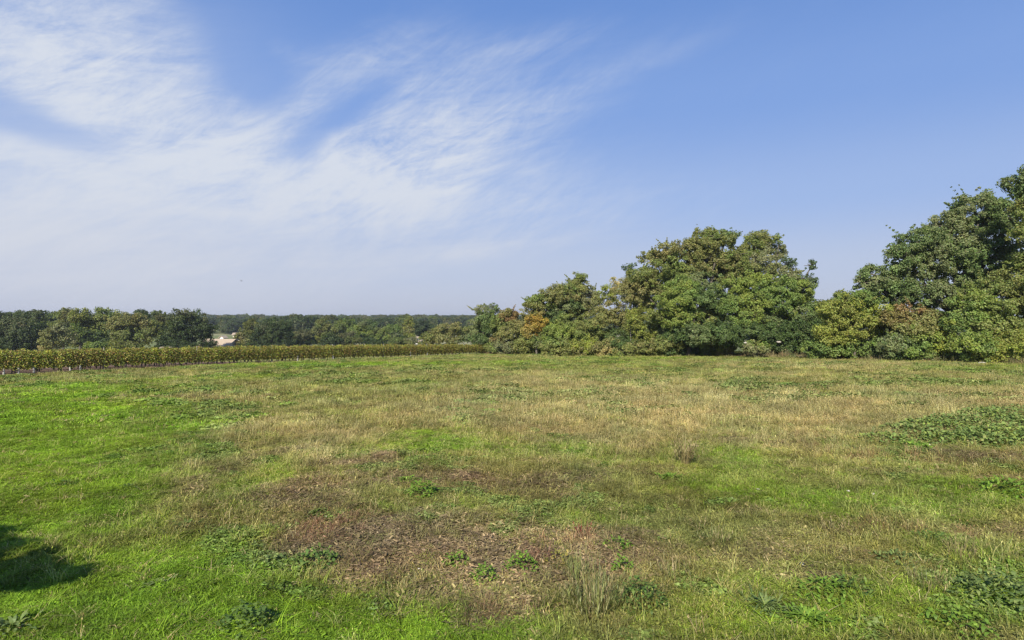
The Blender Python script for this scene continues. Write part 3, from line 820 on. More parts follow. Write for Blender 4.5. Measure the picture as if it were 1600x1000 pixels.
# ------------------------------------------------------------------ instanced stuff through geometry nodes
def scatter(name, pts, idx, rotz, scl, protos, tcol=None, tilt=None, label=None, cat=None, kind='stuff'):
    coll = bpy.data.collections.new(name+'_kinds')
    for i, me in enumerate(protos):
        o = bpy.data.objects.new('%s_kind_%02d' % (name, i), me)
        coll.objects.link(o)
    me = bpy.data.meshes.new(name)
    n = len(pts)
    me.vertices.add(n); me.vertices.foreach_set('co', np.ascontiguousarray(pts, dtype=np.float32).ravel())
    a = me.attributes.new('idx', 'INT', 'POINT'); a.data.foreach_set('value', idx.astype(np.int32))
    rot = np.zeros((n, 3), np.float32); rot[:, 2] = rotz
    if tilt is not None: rot[:, :2] = tilt
    a = me.attributes.new('rot', 'FLOAT_VECTOR', 'POINT'); a.data.foreach_set('vector', rot.ravel())
    a = me.attributes.new('scl', 'FLOAT_VECTOR', 'POINT')
    s = np.asarray(scl, np.float32)
    if s.ndim == 1: s = np.repeat(s[:, None], 3, 1)
    a.data.foreach_set('vector', np.ascontiguousarray(s).ravel())
    if tcol is not None:
        a = me.attributes.new('tcol', 'FLOAT_COLOR', 'POINT')
        c = np.ones((n, 4), np.float32); c[:, :3] = tcol
        a.data.foreach_set('color', c.ravel())
    o = mobj(name, me)
    ng = bpy.data.node_groups.new(name+'_nodes', 'GeometryNodeTree')
    ng.interface.new_socket('Geometry', in_out='INPUT', socket_type='NodeSocketGeometry')
    ng.interface.new_socket('Geometry', in_out='OUTPUT', socket_type='NodeSocketGeometry')
    N = ng.nodes.new; L = ng.links.new
    gi = N('NodeGroupInput'); go = N('NodeGroupOutput')
    m2p = N('GeometryNodeMeshToPoints'); L(gi.outputs[0], m2p.inputs[0])
    ci = N('GeometryNodeCollectionInfo'); ci.inputs['Collection'].default_value = coll
    ci.inputs['Separate Children'].default_value = True; ci.inputs['Reset Children'].default_value = True
    ip = N('GeometryNodeInstanceOnPoints')
    L(m2p.outputs[0], ip.inputs['Points']); L(ci.outputs[0], ip.inputs['Instance'])
    ip.inputs['Pick Instance'].default_value = True

    def attr(nm, dt):
        x = N('GeometryNodeInputNamedAttribute'); x.data_type = dt; x.inputs[0].default_value = nm
        return x.outputs[0]
    L(attr('idx', 'INT'), ip.inputs['Instance Index'])
    e2r = N('FunctionNodeEulerToRotation'); L(attr('rot', 'FLOAT_VECTOR'), e2r.inputs[0])
    L(e2r.outputs[0], ip.inputs['Rotation'])
    L(attr('scl', 'FLOAT_VECTOR'), ip.inputs['Scale'])
    L(ip.outputs[0], go.inputs[0])
    md = o.modifiers.new('scatter', 'NODES'); md.node_group = ng
    me.materials.append(protos[0].materials[0])
    return tag(o, label, cat, kind=kind)


def far_crown(pal):
    lobes = []
    for k in range(9):
        a = rng.uniform(0, 2*pi); r = rng.uniform(0, .3)
        lobes.append(((r*cos(a), r*sin(a), rng.uniform(.35, .82)), (rng.uniform(.18, .28),)*2+(rng.uniform(.12, .2),), pal, 1.0))
    V, Fc, K = clump_leaves(lobes, .045, 1.0, .13, .62)
    V[:, 2] = np.maximum(V[:, 2], 0)
    return mesh_np('far_crown', V, Fc, 4, K, M_LEAF)


def build_far_wood():
    kinds = [far_crown(p) for p in ('oak', 'blue', 'dark', 'olive', 'brownish', 'bright')]
    n = 15000
    y = rng.uniform(215, 820, n)
    x = rng.uniform(-1.0, 1.0, n)*(y*1.05+40)
    f = fbm(x, y, 90, 77)
    keep = (f > .47) | (y > 560)
    u = 800+x/y*1000
    keep &= ~((u > 322) & (u < 345) & (y > 260) & (y < 600))            # a pale clearing
    keep &= ~((u > 372) & (u < 388) & (y > 260) & (y < 560))
    keep &= ~((u > 640) & (u < 668) & (y < 260))
    keep &= (y > 330) | ((u > 445) & (u < 640)) | ((u > 655) & (rng.random(n) < .3))
    x, y, u = x[keep], y[keep], u[keep]
    n = len(x)
    h = rng.uniform(6.5, 10.8, n)*np.where(y > 560, 1.15, 1.0)
    # the skyline is a little higher on the left, where the ground rises behind the wood
    z = zg(x, y)+np.clip((y-450)/350, 0, 1)*(1.2+2.2*fbm(x, y, 260, 78))+np.clip((430-u)/400, 0, 1)*np.clip((y-400)/300, 0, 1)*2.5-.4
    w = h*rng.uniform(.85, 1.25, n)
    idx = rng.choice(6, n, p=[.34, .24, .16, .12, .05, .09])
    scatter('distant_wood', np.stack([x, y, z], 1), idx, rng.uniform(0, 6.28, n), np.stack([w, w, h], 1), kinds,
            label='dark distant woodland massed along the skyline across the valley', cat='woodland')


build_far_wood()

# ------------------------------------------------------------------ vineyard
def vine_mesh(pal_w, seed):
    r = np.random.default_rng(seed)
    n = 1350
    x = r.uniform(-.62, .62, n)
    zc = .27+1.08*r.beta(1.35, 1.2, n)
    y = r.normal(0, .15, n)*(1-.25*np.abs(zc-.8))
    zc += .06*np.sin(x*9+seed)
    pos = np.stack([x, y, zc], 1)
    nr = np.stack([r.normal(0, .4, n), np.sign(y)*.8+r.normal(0, .4, n), r.normal(.45, .4, n)], 1)
    names = ['yellow', 'brownish', 'rust', 'bright', 'straw']
    pi_ = r.choice(5, n, p=pal_w)
    cell = (np.floor(x*5)+np.floor(zc*6)*7+seed).astype(int) % 5
    pi_ = np.where(r.random(n) < .35, np.array([0, 1, 0, 3, 2])[cell], pi_)
    K = np.array([PAL[names[i]][r.integers(3)] for i in pi_])*r.uniform(.75, 1.35, (n, 1))*(.6+.8*vnoise(x*7+seed*3, zc*1.5, seed))[:, None]*np.array([1.2, 1.1, .88])
    V, Fc = leaf_quads(pos, nr, r.uniform(.05, .095, n), 1.1)
    # a few upright shoots above the canopy
    return mesh_np('foliage', V, Fc, 4, np.repeat(K, 4, 0), M_LEAF)


def vine_trunk():
    parts = [tube([(0, 0, -.05), (.03, .01, .25), (-.02, 0, .5), (0, 0, .62)], [.035, .028, .024, .02], 6),
             tube([(0, 0, .58), (.3, .01, .62), (.58, 0, .64)], [.018, .014, .008], 6),
             tube([(0, 0, .58), (-.3, .01, .62), (-.58, 0, .63)], [.018, .014, .008], 6)]
    for k in range(7):
        x = -.5+k*.165
        parts.append(tube([(x, 0, .62), (x+rng.uniform(-.05, .05), rng.uniform(-.05, .05), 1.0), (x+rng.uniform(-.12, .12), rng.uniform(-.1, .1), 1.42)], [.008, .005, .003], 6))
    return join(parts)


def build_vineyard():
    tv, tf = vine_trunk()
    tm = mesh_np('trunk', tv, tf, 4, None, M_BARK, True)
    ws = [(.45, .2, .1, .2, .05), (.3, .3, .15, .15, .1), (.2, .35, .25, .1, .1), (.5, .1, .05, .3, .05), (.25, .35, .2, .1, .1), (.38, .22, .15, .2, .05)]
    fol = [vine_mesh(w, i+3) for i, w in enumerate(ws)]
    Lrow = np.linalg.norm(VB-VA)
    sp = 1.08
    protos = []
    for i in range(6):
        e = empty('grapevine', (0, 0, 0), 'leafy grapevine in the front row facing the field', 'grapevine', 'grapevines of the front row')
        mobj('foliage', fol[i], e); mobj('trunk', tm, e)
        protos.append(e)
    used = [False]*6
    count = 0
    ang = math.atan2(VDIR[1], VDIR[0])
    spare = []
    nrow = 8
    for row in range(nrow):
        off = row*2.0
        s0 = -6-row*1.5
        # rows behind start where the frame's left edge would meet them, with a margin
        s = s0
        while s < Lrow-.5+row*.2:
            p = VA+VDIR*s+VNRM*off
            t = np.clip(s/Lrow, 0, 1)
            z = float(zg(p[0], p[1]))
            hs = .91-.19*t
            k = random.choices(range(6), weights=[3*(1-t)+.3, 2, 1+3*t, 2.5*(1-t)+.2, 1+2.5*t, 2])[0]
            rz = ang+random.choice((0, pi))+random.uniform(-.04, .04)
            sc = (1.0, 1.1, hs*random.uniform(.95, 1.06))
            u = 800+p[0]/p[1]*1000
            if count < 298 and -60 < u < 800:
                lab = 'leafy grapevine in the front row facing the field' if row == 0 else 'grapevine of the rows behind the front one'
                grp = 'grapevines of the front row' if row == 0 else 'grapevines of the rows behind'
                if not used[k]:
                    o = protos[k]; used[k] = True
                    o.location = (p[0], p[1], z); o.rotation_euler = (0, 0, rz); o.scale = sc
                    o['label'] = lab; o['group'] = grp
                else:
                    dup(protos[k], (p[0], p[1], z), rz, sc, lab, grp)
                count += 1
            elif -400 < u < 820:
                spare.append((p[0], p[1], z, rz, hs, k))
            s += sp*random.uniform(.96, 1.04)
    sp_ = np.array(spare)
    scatter('vineyard_rows', sp_[:, :3], sp_[:, 5], sp_[:, 3], np.stack([np.ones(len(sp_)), np.full(len(sp_), 1.1), sp_[:, 4]], 1), fol,
            label='further rows of grapevines behind, only their leafy tops showing', cat='grapevines')
    # trellis of the front row: posts and wires
    tr = empty('vine_trellis', (VA[0], VA[1], float(zg(*VA))), 'wire trellis with thin pale posts carrying the front row of vines', 'trellis')
    base = np.array([VA[0], VA[1], float(zg(*VA))])
    s = -5.0; i = 0
    pts = []
    while s < Lrow:
        p = VA+VDIR*s; z = float(zg(*p))
        t = np.clip(s/Lrow, 0, 1)
        V, Fc = tube([(p[0], p[1]-.0, z-.2), (p[0], p[1], z+1.32-.25*t)], [.03, .026], 8)
        mobj('post', mesh_np('post', V-base, Fc, 4, None, M_POST, True), tr)
        pts.append((p, z, t))
        s += 5.4
    for h in (.35, .62, 1.0):
        V, Fc = tube([(p[0]-VNRM[0]*.04, p[1]-VNRM[1]*.04, z+h*(1-.2*t)) for p, z, t in pts], [.006]*len(pts), 5)
        mobj('wire', mesh_np('wire', V-base, Fc, 4, None, M_WIRE, True), tr)
    # pale guard tubes round young vines at the row's foot
    V, Fc = tube([(0, 0, 0), (0.01, 0, .2), (0, 0, .4)], [.05, .047, .05], 10)
    gm = mesh_np('guard_tube', V, Fc, 4, None, M_TUBE, True)
    first = None
    for px in (4, 27, 51, 108, 124, 463, 519, 640, 666):
        # meet of the sight line with the row
        u = (px-800)/F
        s = (u*VA[1]-VA[0])/(VDIR[0]-u*VDIR[1])
        p = VA+VDIR*s-VNRM*.12
        o = mobj('guard_tube', gm, loc=(p[0], p[1], float(zg(*p))-.02))
        o.scale = (1, 1, random.uniform(.8, 1.1)*(1.3 if px > 600 else 1))
        o.rotation_euler = (random.uniform(-.06, .06), random.uniform(-.06, .06), 0)
        tag(o, 'pale plastic guard tube standing at the foot of the vine row', 'vine guard', 'pale guard tubes at the foot of the vines')


build_vineyard()

# ------------------------------------------------------------------ fence, stones, logs along the hedge foot
def build_fence():
    pxs = [852, 868, 897, 925, 945, 966, 986, 1003, 1019, 1040, 1062, 1085]
    pts = [at(px, 555.0 if px > 900 else 554.2) for px in pxs]
    b = pts[0]
    e = empty('wire_fence', tuple(b), 'low wire fence on thin weathered stakes at the hedge foot', 'fence')
    tops = []
    for px, p in zip(pxs, pts):
        h = 2.6 if px == 986 else random.uniform(1.0, 1.35)
        lean = random.uniform(-.06, .06)
        q = p+np.array([lean, 0, h])
        V, Fc = tube([p-np.array([0, 0, .1]), (p+q)/2, q], [.032, .03, .025], 7)
        mobj('post', mesh_np('post', V-b, Fc, 4, None, M_POST, True), e)
        tops.append((p, p+np.array([lean*.7, 0, min(h, 1.1)*.85])))
    for k in (.5, 1.0):
        V, Fc = tube([p*(1-k)+t*k-np.array([0, .05, 0]) for p, t in tops], [.007]*len(tops), 5)
        mobj('wire', mesh_np('wire', V-b, Fc, 4, None, M_WIRE, True), e)


build_fence()


def stone(name, label, px, py, w, h, mat=None, lift=0.0, D=None, cat='stone'):
    p = at(px, py) if D is None else P3(px, py, D)
    nu, nv = 14, 9
    V = []
    sd = random.randint(0, 999)
    for j in range(nv+1):
        th = pi*j/nv
        for i in range(nu):
            ph = 2*pi*i/nu
            d = np.array([sin(th)*cos(ph), sin(th)*sin(ph), cos(th)])
            k = 1+.8*(float(vnoise(d[0]*1.7+5, d[2]*1.7+d[1]*2.1, sd))-.5)
            V.append(d*k*np.array([w/2, w*.38, h/2]))
    Fc = [(j*nu+i, j*nu+(i+1) % nu, (j+1)*nu+(i+1) % nu, (j+1)*nu+i) for j in range(nv) for i in range(nu)]
    o = mobj(name, mesh_np(name, np.array(V), np.array(Fc), 4, None, mat or M_STONE, False), loc=(p[0], p[1], p[2]+h*.3+lift))
    o.rotation_euler = (0, 0, random.uniform(-.5, .5))
    return tag(o, label, cat)


stone('rock', 'pale flat rock lying in the grass before the bramble bank at the right', 1535, 569.5, .5, .16)
stone('rock', 'small tan rock leaning on the log pile below the brambles', 1463, 564, .55, .26)
stone('rock', 'larger whitish rock high among the dark bushes right of the pale bush', 1217, 535.5, .34, .17, D=47.5)
stone('rock', 'small whitish rock at the upper left of the pale bush', 1165, 536.5, .26, .13, D=46.8)


def log(label, px, py, L_, r, rz, lift=0):
    p = at(px, py)
    path = [(-L_/2, 0, 0), (-L_*.2, .04, .03), (L_*.15, -.03, .02), (L_/2, .05, -.01)]
    parts = [tube(path, [r, r*.95, r*.85, r*.7], 9)]
    for x, rr, s in ((-L_/2, r, 1), (L_/2, r*.7, -1)):
        a = tube([(x, 0 if s > 0 else .05, 0), (x+.002*s, 0 if s > 0 else .05, 0)], [rr, rr*.02], 9)
        parts.append(a)
    parts.append(tube([(L_*.1, 0, 0), (L_*.18, .1, r*2.6), (L_*.22, .12, r*3.6)], [r*.35, r*.22, r*.1], 9))
    V, Fc = join(parts)
    o = mobj('log', mesh_np('log', V, Fc, 4, None, M_LOG, True), loc=(p[0], p[1], p[2]+r+lift))
    o.rotation_euler = (0, 0, rz)
    tag(o, label, 'log')


log('long grey fallen log lying at the foot of the bramble bank', 1432, 562.5, 1.9, .1, .1)
log('short thick pale log end right of the long grey log', 1452, 563.5, 1.1, .14, -.25)
log('thin dead branch lying behind the long grey log', 1420, 561, 1.6, .055, .3)
log('brown dead trunk half hidden at the right edge below the brambles', 1575, 566, 2.2, .13, .05)
log('pale dead branch lying in the hedge foot below the central trees', 1078, 556, 1.8, .07, .12)
M_FL = plain_mat('white_fleck', (.36, .33, .27), (.58, .54, .46), 20)
first_px = [(983, 722, .05), (978, 828, .045), (895, 858, .04), (916, 856, .04), (510, 811, .07), (431, 772, .06), (591, 781, .05), (1184, 766, .05),
            (1325, 769, .05), (1365, 773, .045), (655, 892, .05), (700, 735, .05), (805, 955, .045), (1252, 884, .06), (1452, 697, .08), (870, 833, .04), (1196, 906, .04), (845, 845, .035)]
for px, py, w in first_px:
    o = stone('pebble', 'small pale stone lying on the rough turf', px, py, w, w*.6, M_FL)
    o['group'] = 'small pale stones scattered on the field'

# ------------------------------------------------------------------ weeds one can tell apart
def leaf_shape(base, d, up, L_, w, segs=4, droop=.5, col=(.1, .2, .05)):
    """a bent, pointed leaf as a strip of quads"""
    d = d/np.linalg.norm(d)
    side = np.cross(d, [0, 0, 1.0]); n = np.linalg.norm(side)
    side = side/n if n > .05 else np.array([1., 0, 0])
    V = []; p = np.array(base, float); a = math.atan2(up, 1)
    prof = [.12, .8, 1.0, .65, .04] if segs == 4 else [.3, 1.0, .04]
    for i in range(segs+1):
        wi = w*prof[i]/2
        fold = np.array([0, 0, .35*wi])
        V += [p-side*wi+fold, p+side*wi+fold]
        dirv = np.array([d[0]*cos(a), d[1]*cos(a), sin(a)])
        p = p+dirv*L_/segs; a -= droop
    Fc = [(2*i, 2*i+1, 2*i+3, 2*i+2) for i in range(segs)]
    return np.array(V), np.array(Fc)


def weed_mesh(r, h, nl, ll, lw, pal, kind, seed):
    rs = np.random.default_rng(seed)
    parts = []; cols = []
    pals = np.array(pal)*(np.array([1.35, 1.08, .75]) if kind != 'stalks' else np.array([.95, .95, .95]))
    ll, lw, nl = ll*.62, lw*.62, int(nl*1.9)
    for i in range(nl):
        a = rs.uniform(0, 2*pi)
        if kind == 'rosette':
            rr = abs(rs.normal(0, .3))*r; b = (rr*cos(a), rr*sin(a), rs.uniform(0, .25)*h)
            v, f = leaf_shape(b, np.array([cos(a), sin(a), 0]), rs.uniform(.5, 2.2), ll*rs.uniform(.6, 1.2), lw*rs.uniform(.7, 1.2), 4, rs.uniform(.2, .6))
        elif kind == 'mound':
            rr = r*math.sqrt(rs.random()); hh = h*(1-(rr/r)**2)*rs.uniform(.45, 1.05)
            a2 = rs.uniform(0, 2*pi)
            v, f = leaf_shape((rr*cos(a), rr*sin(a), hh), np.array([cos(a2), sin(a2), 0]), rs.uniform(-.3, 1.0), ll*rs.uniform(.6, 1.2), lw*rs.uniform(.7, 1.2), 2, rs.uniform(.1, .7))
        else:   # stalks
            rr = r*.45*math.sqrt(rs.random()); hh = h*rs.uniform(.55, 1.05)
            b = (rr*cos(a), rr*sin(a), -.02)
            v, f = leaf_shape(b, np.array([cos(a), sin(a), 0]), rs.uniform(1.2, 7), hh, lw*rs.uniform(.6, 1.1), 4, rs.uniform(-.12, .22))
        parts.append((v, f))
        c = pals[rs.integers(len(pals))]*rs.uniform(.75, 1.25)
        cols.append(np.repeat(c[None], len(v), 0))
        if kind == 'stalks':
            for q in range(4):
                a3 = rs.uniform(0, 2*pi); t_ = rs.uniform(.35, .95); pb = v[-1]*t_+v[0]*(1-t_)
                v2, f2 = leaf_shape(pb, np.array([cos(a3), sin(a3), 0]), rs.uniform(.8, 2.5), ll*.6, lw*1.1, 2, .2)
                parts.append((v2, f2)); cols.append(np.repeat(c[None]*rs.uniform(.8, 1.3), len(v2), 0))
            tip = v[-1]; dirv = (v[-1]-v[-3])
            for q in range(0):
                a3 = rs.uniform(0, 2*pi); pb = v[-1]*(1-q*.08)+v[0]*(q*.08)
                v2, f2 = leaf_shape(pb, np.array([cos(a3), sin(a3), 0]), 1.2, ll*.5, lw*1.5, 2, .2)
                parts.append((v2, f2)); cols.append(np.repeat(c[None]*1.1, len(v2), 0))
    V, Fc = join(parts)
    return mesh_np('leaves', V, Fc, 4, np.concatenate(cols), M_WEED)


DG = [(.06, .13, .04), (.08, .16, .045), (.105, .19, .055)]
BG = [(.11, .23, .04), (.14, .27, .05), (.09, .20, .035)]
OG = [(.21, .23, .07), (.26, .25, .10), (.15, .18, .06)]
DRY = [(.34, .27, .13), (.26, .21, .10), (.20, .19, .07)]
GG = [(.08, .15, .06), (.11, .19, .08), (.14, .22, .09)]
RD = [(.30, .07, .05), (.22, .09, .06), (.25, .14, .08)]
RD2 = [(.20, .11, .07), (.24, .13, .08), (.19, .13, .08)]
weeds = [
    (292, 823, .24, .16, 60, .12, .06, DG, 'rosette', 'dark green broad-leaved weed right of the tree shadow'),
    (495, 884, .26, .20, 90, .11, .06, DG, 'mound', 'dark green clover-like clump at the lower left edge of the bare patch'),
    (420, 886, .24, .12, 70, .09, .05, GG, 'mound', 'low grey-green clump left of the dark clump by the bare patch'),
    (385, 985, .26, .22, 110, .10, .055, DG, 'mound', 'dark leafy clump at the bottom edge left of centre'),
    (290, 982, .16, .14, 50, .10, .05, DG, 'rosette', 'small dark weed at the bottom edge left of the leafy clump'),
    (282, 955, .12, .14, 40, .09, .045, DG, 'rosette', 'small dark blue-green weed above the one at the bottom edge'),
    (20, 985, .26, .2, 70, .16, .05, GG, 'rosette', 'pale leafy weed in the bottom left corner'),
    (140, 950, .2, .12, 50, .12, .05, BG, 'rosette', 'bright green rosette below the tree shadow'),
    (245, 918, .2, .14, 50, .13, .045, GG, 'rosette', 'pale green rosette of long leaves right of the tree shadow'),
    (205, 762, .28, .12, 50, .13, .06, DG, 'rosette', 'low dark weed in the green strip at the left'),
    (105, 757, .24, .14, 50, .12, .06, DG, 'rosette', 'low dark weed far left in the green strip'),
    (660, 775, .28, .26, 110, .13, .06, BG, 'mound', 'bushy bright green weed standing alone above the bare patch'),
    (635, 752, .3, .16, 60, .14, .05, BG, 'rosette', 'low green tuft just above the bushy bright weed'),
    (713, 882, .14, .16, 55, .08, .045, BG, 'mound', 'small bright green plant, leftmost of three on the bare patch'),
    (757, 908, .15, .18, 65, .08, .045, BG, 'mound', 'small bright green plant, middle of three on the bare patch'),
    (815, 894, .20, .20, 90, .08, .045, BG, 'mound', 'bright green plant, rightmost and largest of three on the bare patch'),
    (875, 885, .20, .18, 70, .08, .045, OG, 'mound', 'dull green plant between the bright plants and the dry stalks'),
    (972, 893, .12, .17, 45, .08, .045, BG, 'mound', 'small bright green plant right of the tall dry stalks'),
    (965, 858, .2, .14, 50, .09, .05, BG, 'mound', 'yellowish green plant above the tall dry stalks'),
    (1000, 948, .27, .24, 150, .09, .045, DG, 'mound', 'dark green bushy clump right of the pale dry stalks'),
    (930, 955, .40, .46, 70, .16, .011, OG+OG+DRY, 'stalks', 'tall clump of pale dry stalks leaning apart in the foreground'),
    (900, 905, .2, .36, 24, .12, .010, OG, 'stalks', 'thin upright stalks behind the pale dry clump'),
    (1070, 728, .16, .6, 60, .16, .018, DRY, 'stalks', 'narrow tall dry brown plant standing alone at mid field'),
    (1045, 748, .3, .18, 60, .14, .06, BG, 'rosette', 'low bright green weed left of the narrow dry plant'),
    (912, 838, .12, .24, 14, .10, .014, RD, 'stalks', 'red-leaved dock stalks above the dry clump'),
    (545, 815, .35, .12, 36, .10, .010, RD2, 'stalks', 'patch of reddish brown stems on the bare patch'),
    (848, 878, .16, .2, 16, .12, .010, RD2, 'stalks', 'dull red stems left of the tall dry clump'),
    (1195, 955, .34, .24, 150, .16, .035, GG, 'rosette', 'large clump of long narrow green leaves at the lower right'),
    (1260, 975, .34, .24, 150, .15, .035, BG, 'rosette', 'bright long-leaved clump at the bottom edge right of the large one'),
    (1285, 930, .30, .16, 80, .12, .05, BG, 'mound', 'low green leafy patch above the long-leaved clumps'),
    (1330, 925, .24, .14, 70, .10, .05, DG, 'mound', 'darker leafy patch right of the low green one'),
    (1560, 940, .42, .26, 190, .11, .055, GG, 'mound', 'broad leafy mound near the lower right corner'),
    (1500, 985, .3, .16, 90, .1, .05, BG, 'mound', 'yellow-green leafy mound on the bottom edge near the right corner'),
    (1450, 845, .2, .12, 50, .10, .05, DG, 'mound', 'small dark plant among the dry stems at the right'),
    (1400, 880, .26, .12, 60, .10, .05, GG, 'mound', 'flat grey-green plant at the right below the brown patch'),
    (1580, 770, .5, .22, 140, .14, .06, BG, 'mound', 'bright green leafy clump at the right edge'),
    (1440, 738, .3, .1, 50, .12, .05, BG, 'rosette', 'low yellow-green weed left of the clump at the right edge'),
    (1300, 832, .3, .22, 16, .12, .010, DRY, 'stalks', 'wispy dry grass stems right of centre'),
    (1500, 870, .35, .28, 22, .12, .010, DRY, 'stalks', 'wispy straw-coloured stems above the broad leafy mound'),
    (1450, 920, .35, .26, 26, .12, .010, OG+DRY, 'stalks', 'straw-coloured bunch left of the broad leafy mound'),
    (1120, 850, .35, .22, 22, .12, .010, OG+DRY, 'stalks', 'pale olive stems right of the red dock'),
    (1050, 905, .35, .24, 24, .12, .010, OG+DRY, 'stalks', 'straw-coloured stems above the dark bushy clump'),
]
for i, (px, py, r, h, nl, ll, lw, pal, kind, lab) in enumerate(weeds):
    p = at(px, py)
    o = mobj('weed', weed_mesh(r, h, nl, ll, lw, pal, kind, i+50), loc=(p[0], p[1], p[2]-.01))
    tag(o, lab, 'weed')
# leafy bank at the right
bank = [(1385, 688, .55, .22), (1420, 676, .7, .28), (1460, 670, .8, .32), (1500, 664, .85, .36), (1545, 656, .9, .38), (1590, 652, 1.0, .4), (1480, 690, .6, .26),
        (1525, 690, .7, .34), (1575, 684, .9, .42), (1620, 670, 1.0, .42), (1640, 690, .8, .4), (1430, 700, .3, .16)]
bl = ['leftmost low plant of the leafy bank', 'second low plant from the left end of the leafy bank', 'rounded plant in the back left of the leafy bank',
      'plant in the back middle of the leafy bank', 'taller plant in the back right of the leafy bank', 'tallest plant at the back of the leafy bank by the right edge',
      'low plant at the front middle of the leafy bank', 'dark-gapped plant in the front of the leafy bank', 'big plant in the front right of the leafy bank',
      'plant of the leafy bank cut by the right edge at the back', 'plant of the leafy bank cut by the right edge at the front', 'small bright green plant below the left end of the leafy bank']
for i, ((px, py, r, h), lb) in enumerate(zip(bank, bl)):
    p = at(px, py); h *= .72; r *= 1.08
    nl = int(230*r/.8)
    pal = BG if i == 11 else ([(.13, .23, .09), (.16, .27, .10), (.18, .25, .11), (.09, .17, .06)] if i % 2 else [(.10, .19, .07), (.15, .25, .09), (.17, .27, .08)])
    o = mobj('broadleaf_plant', weed_mesh(r, h, int(nl*1.15), .17, .1, pal, 'mound', i+300), loc=(p[0], p[1], p[2]-.01))
    tag(o, lb, 'plant', 'plants of the leafy bank at the right')

# ------------------------------------------------------------------ grass and litter
def blades(n, spread, h0, h1, w, lean, seed, seed_head=0, bend=.25):
    r = np.random.default_rng(seed)
    V = []; Fc = []; K = []
    for i in range(n):
        a = r.uniform(0, 2*pi); q = spread*math.sqrt(r.random())
        b = np.array([q*cos(a), q*sin(a), -.01])
        h = r.uniform(h0, h1); d = r.uniform(0, 2*pi); l = abs(r.normal(0, lean))*h
        sd = np.array([cos(d+pi/2), sin(d+pi/2), 0]); dr = np.array([cos(d), sin(d), 0])
        m_ = b+dr*l*.35+np.array([0, 0, h*.6]); t = b+dr*l*(1+bend)+np.array([0, 0, h])
        k = len(V)
        V += [b-sd*w/2, b+sd*w/2, m_+sd*w*.45, m_-sd*w*.45, t+sd*w*.08, t-sd*w*.08]
        Fc += [(k, k+1, k+2, k+3), (k+3, k+2, k+4, k+5)]
        c = r.uniform(.7, 1.3)*np.array([r.uniform(.9, 1.12), 1, r.uniform(.8, 1.2)])
        K += [c]*6
        if seed_head and r.random() < seed_head:
            k = len(V)
            s2 = w*1.0; up = (t-m_)/np.linalg.norm(t-m_)*h*.16
            V += [t-sd*s2*.2, t+up*.4-sd*s2, t+up, t+up*.4+sd*s2]
            Fc += [(k, k+1, k+2, k+3)]
            K += [c*1.15]*4
    return mesh_np('blades', np.array(V), np.array(Fc), 4, np.array(K), M_GRASS)


def small_leaves(n, spread, h, s, seed):
    r = np.random.default_rng(seed)
    q = spread*np.sqrt(r.random(n)); a = r.uniform(0, 2*pi, n)
    C = np.stack([q*np.cos(a), q*np.sin(a), r.uniform(.1, 1, n)*h*(1-(q/spread)**2*.6)], 1)
    Nn = np.stack([r.normal(0, .5, n), r.normal(0, .5, n), np.ones(n)], 1)
    V, Fc = leaf_quads(C, Nn, r.uniform(.6, 1.2, n)*s, 1.3)
    K = np.repeat(r.uniform(.7, 1.3, (n, 1))*np.array([1, 1, 1.]), 4, 0)
    return mesh_np('leaves', V, Fc, 4, K, M_GRASS)


def litter(n, spread, L0, seed):
    r = np.random.default_rng(seed)
    V = []; Fc = []; K = []
    for i in range(n):
        a = r.uniform(0, 2*pi); q = spread*math.sqrt(r.random()); d = r.uniform(0, 2*pi)
        b = np.array([q*cos(a), q*sin(a), r.uniform(.0, .035)])
        l = L0*r.uniform(.4, 1.2); w = r.uniform(.0015, .004) if r.random() < .6 else r.uniform(.006, .013)
        dv = np.array([cos(d), sin(d), r.normal(0, .25)]); sd = np.array([-sin(d), cos(d), r.normal(0, .4)])*w
        k = len(V)
        V += [b-sd, b+sd, b+dv*l+sd*.6, b+dv*l-sd*.6]; Fc += [(k, k+1, k+2, k+3)]
        c = r.choice([.55, .8, 1.0, 1.35, 1.8], p=[.2, .3, .25, .17, .08])*np.array([1, 1, r.uniform(.9, 1.15)])
        K += [c]*4
    return mesh_np('litter', np.array(V), np.array(Fc), 4, np.array(K), M_GRASS)


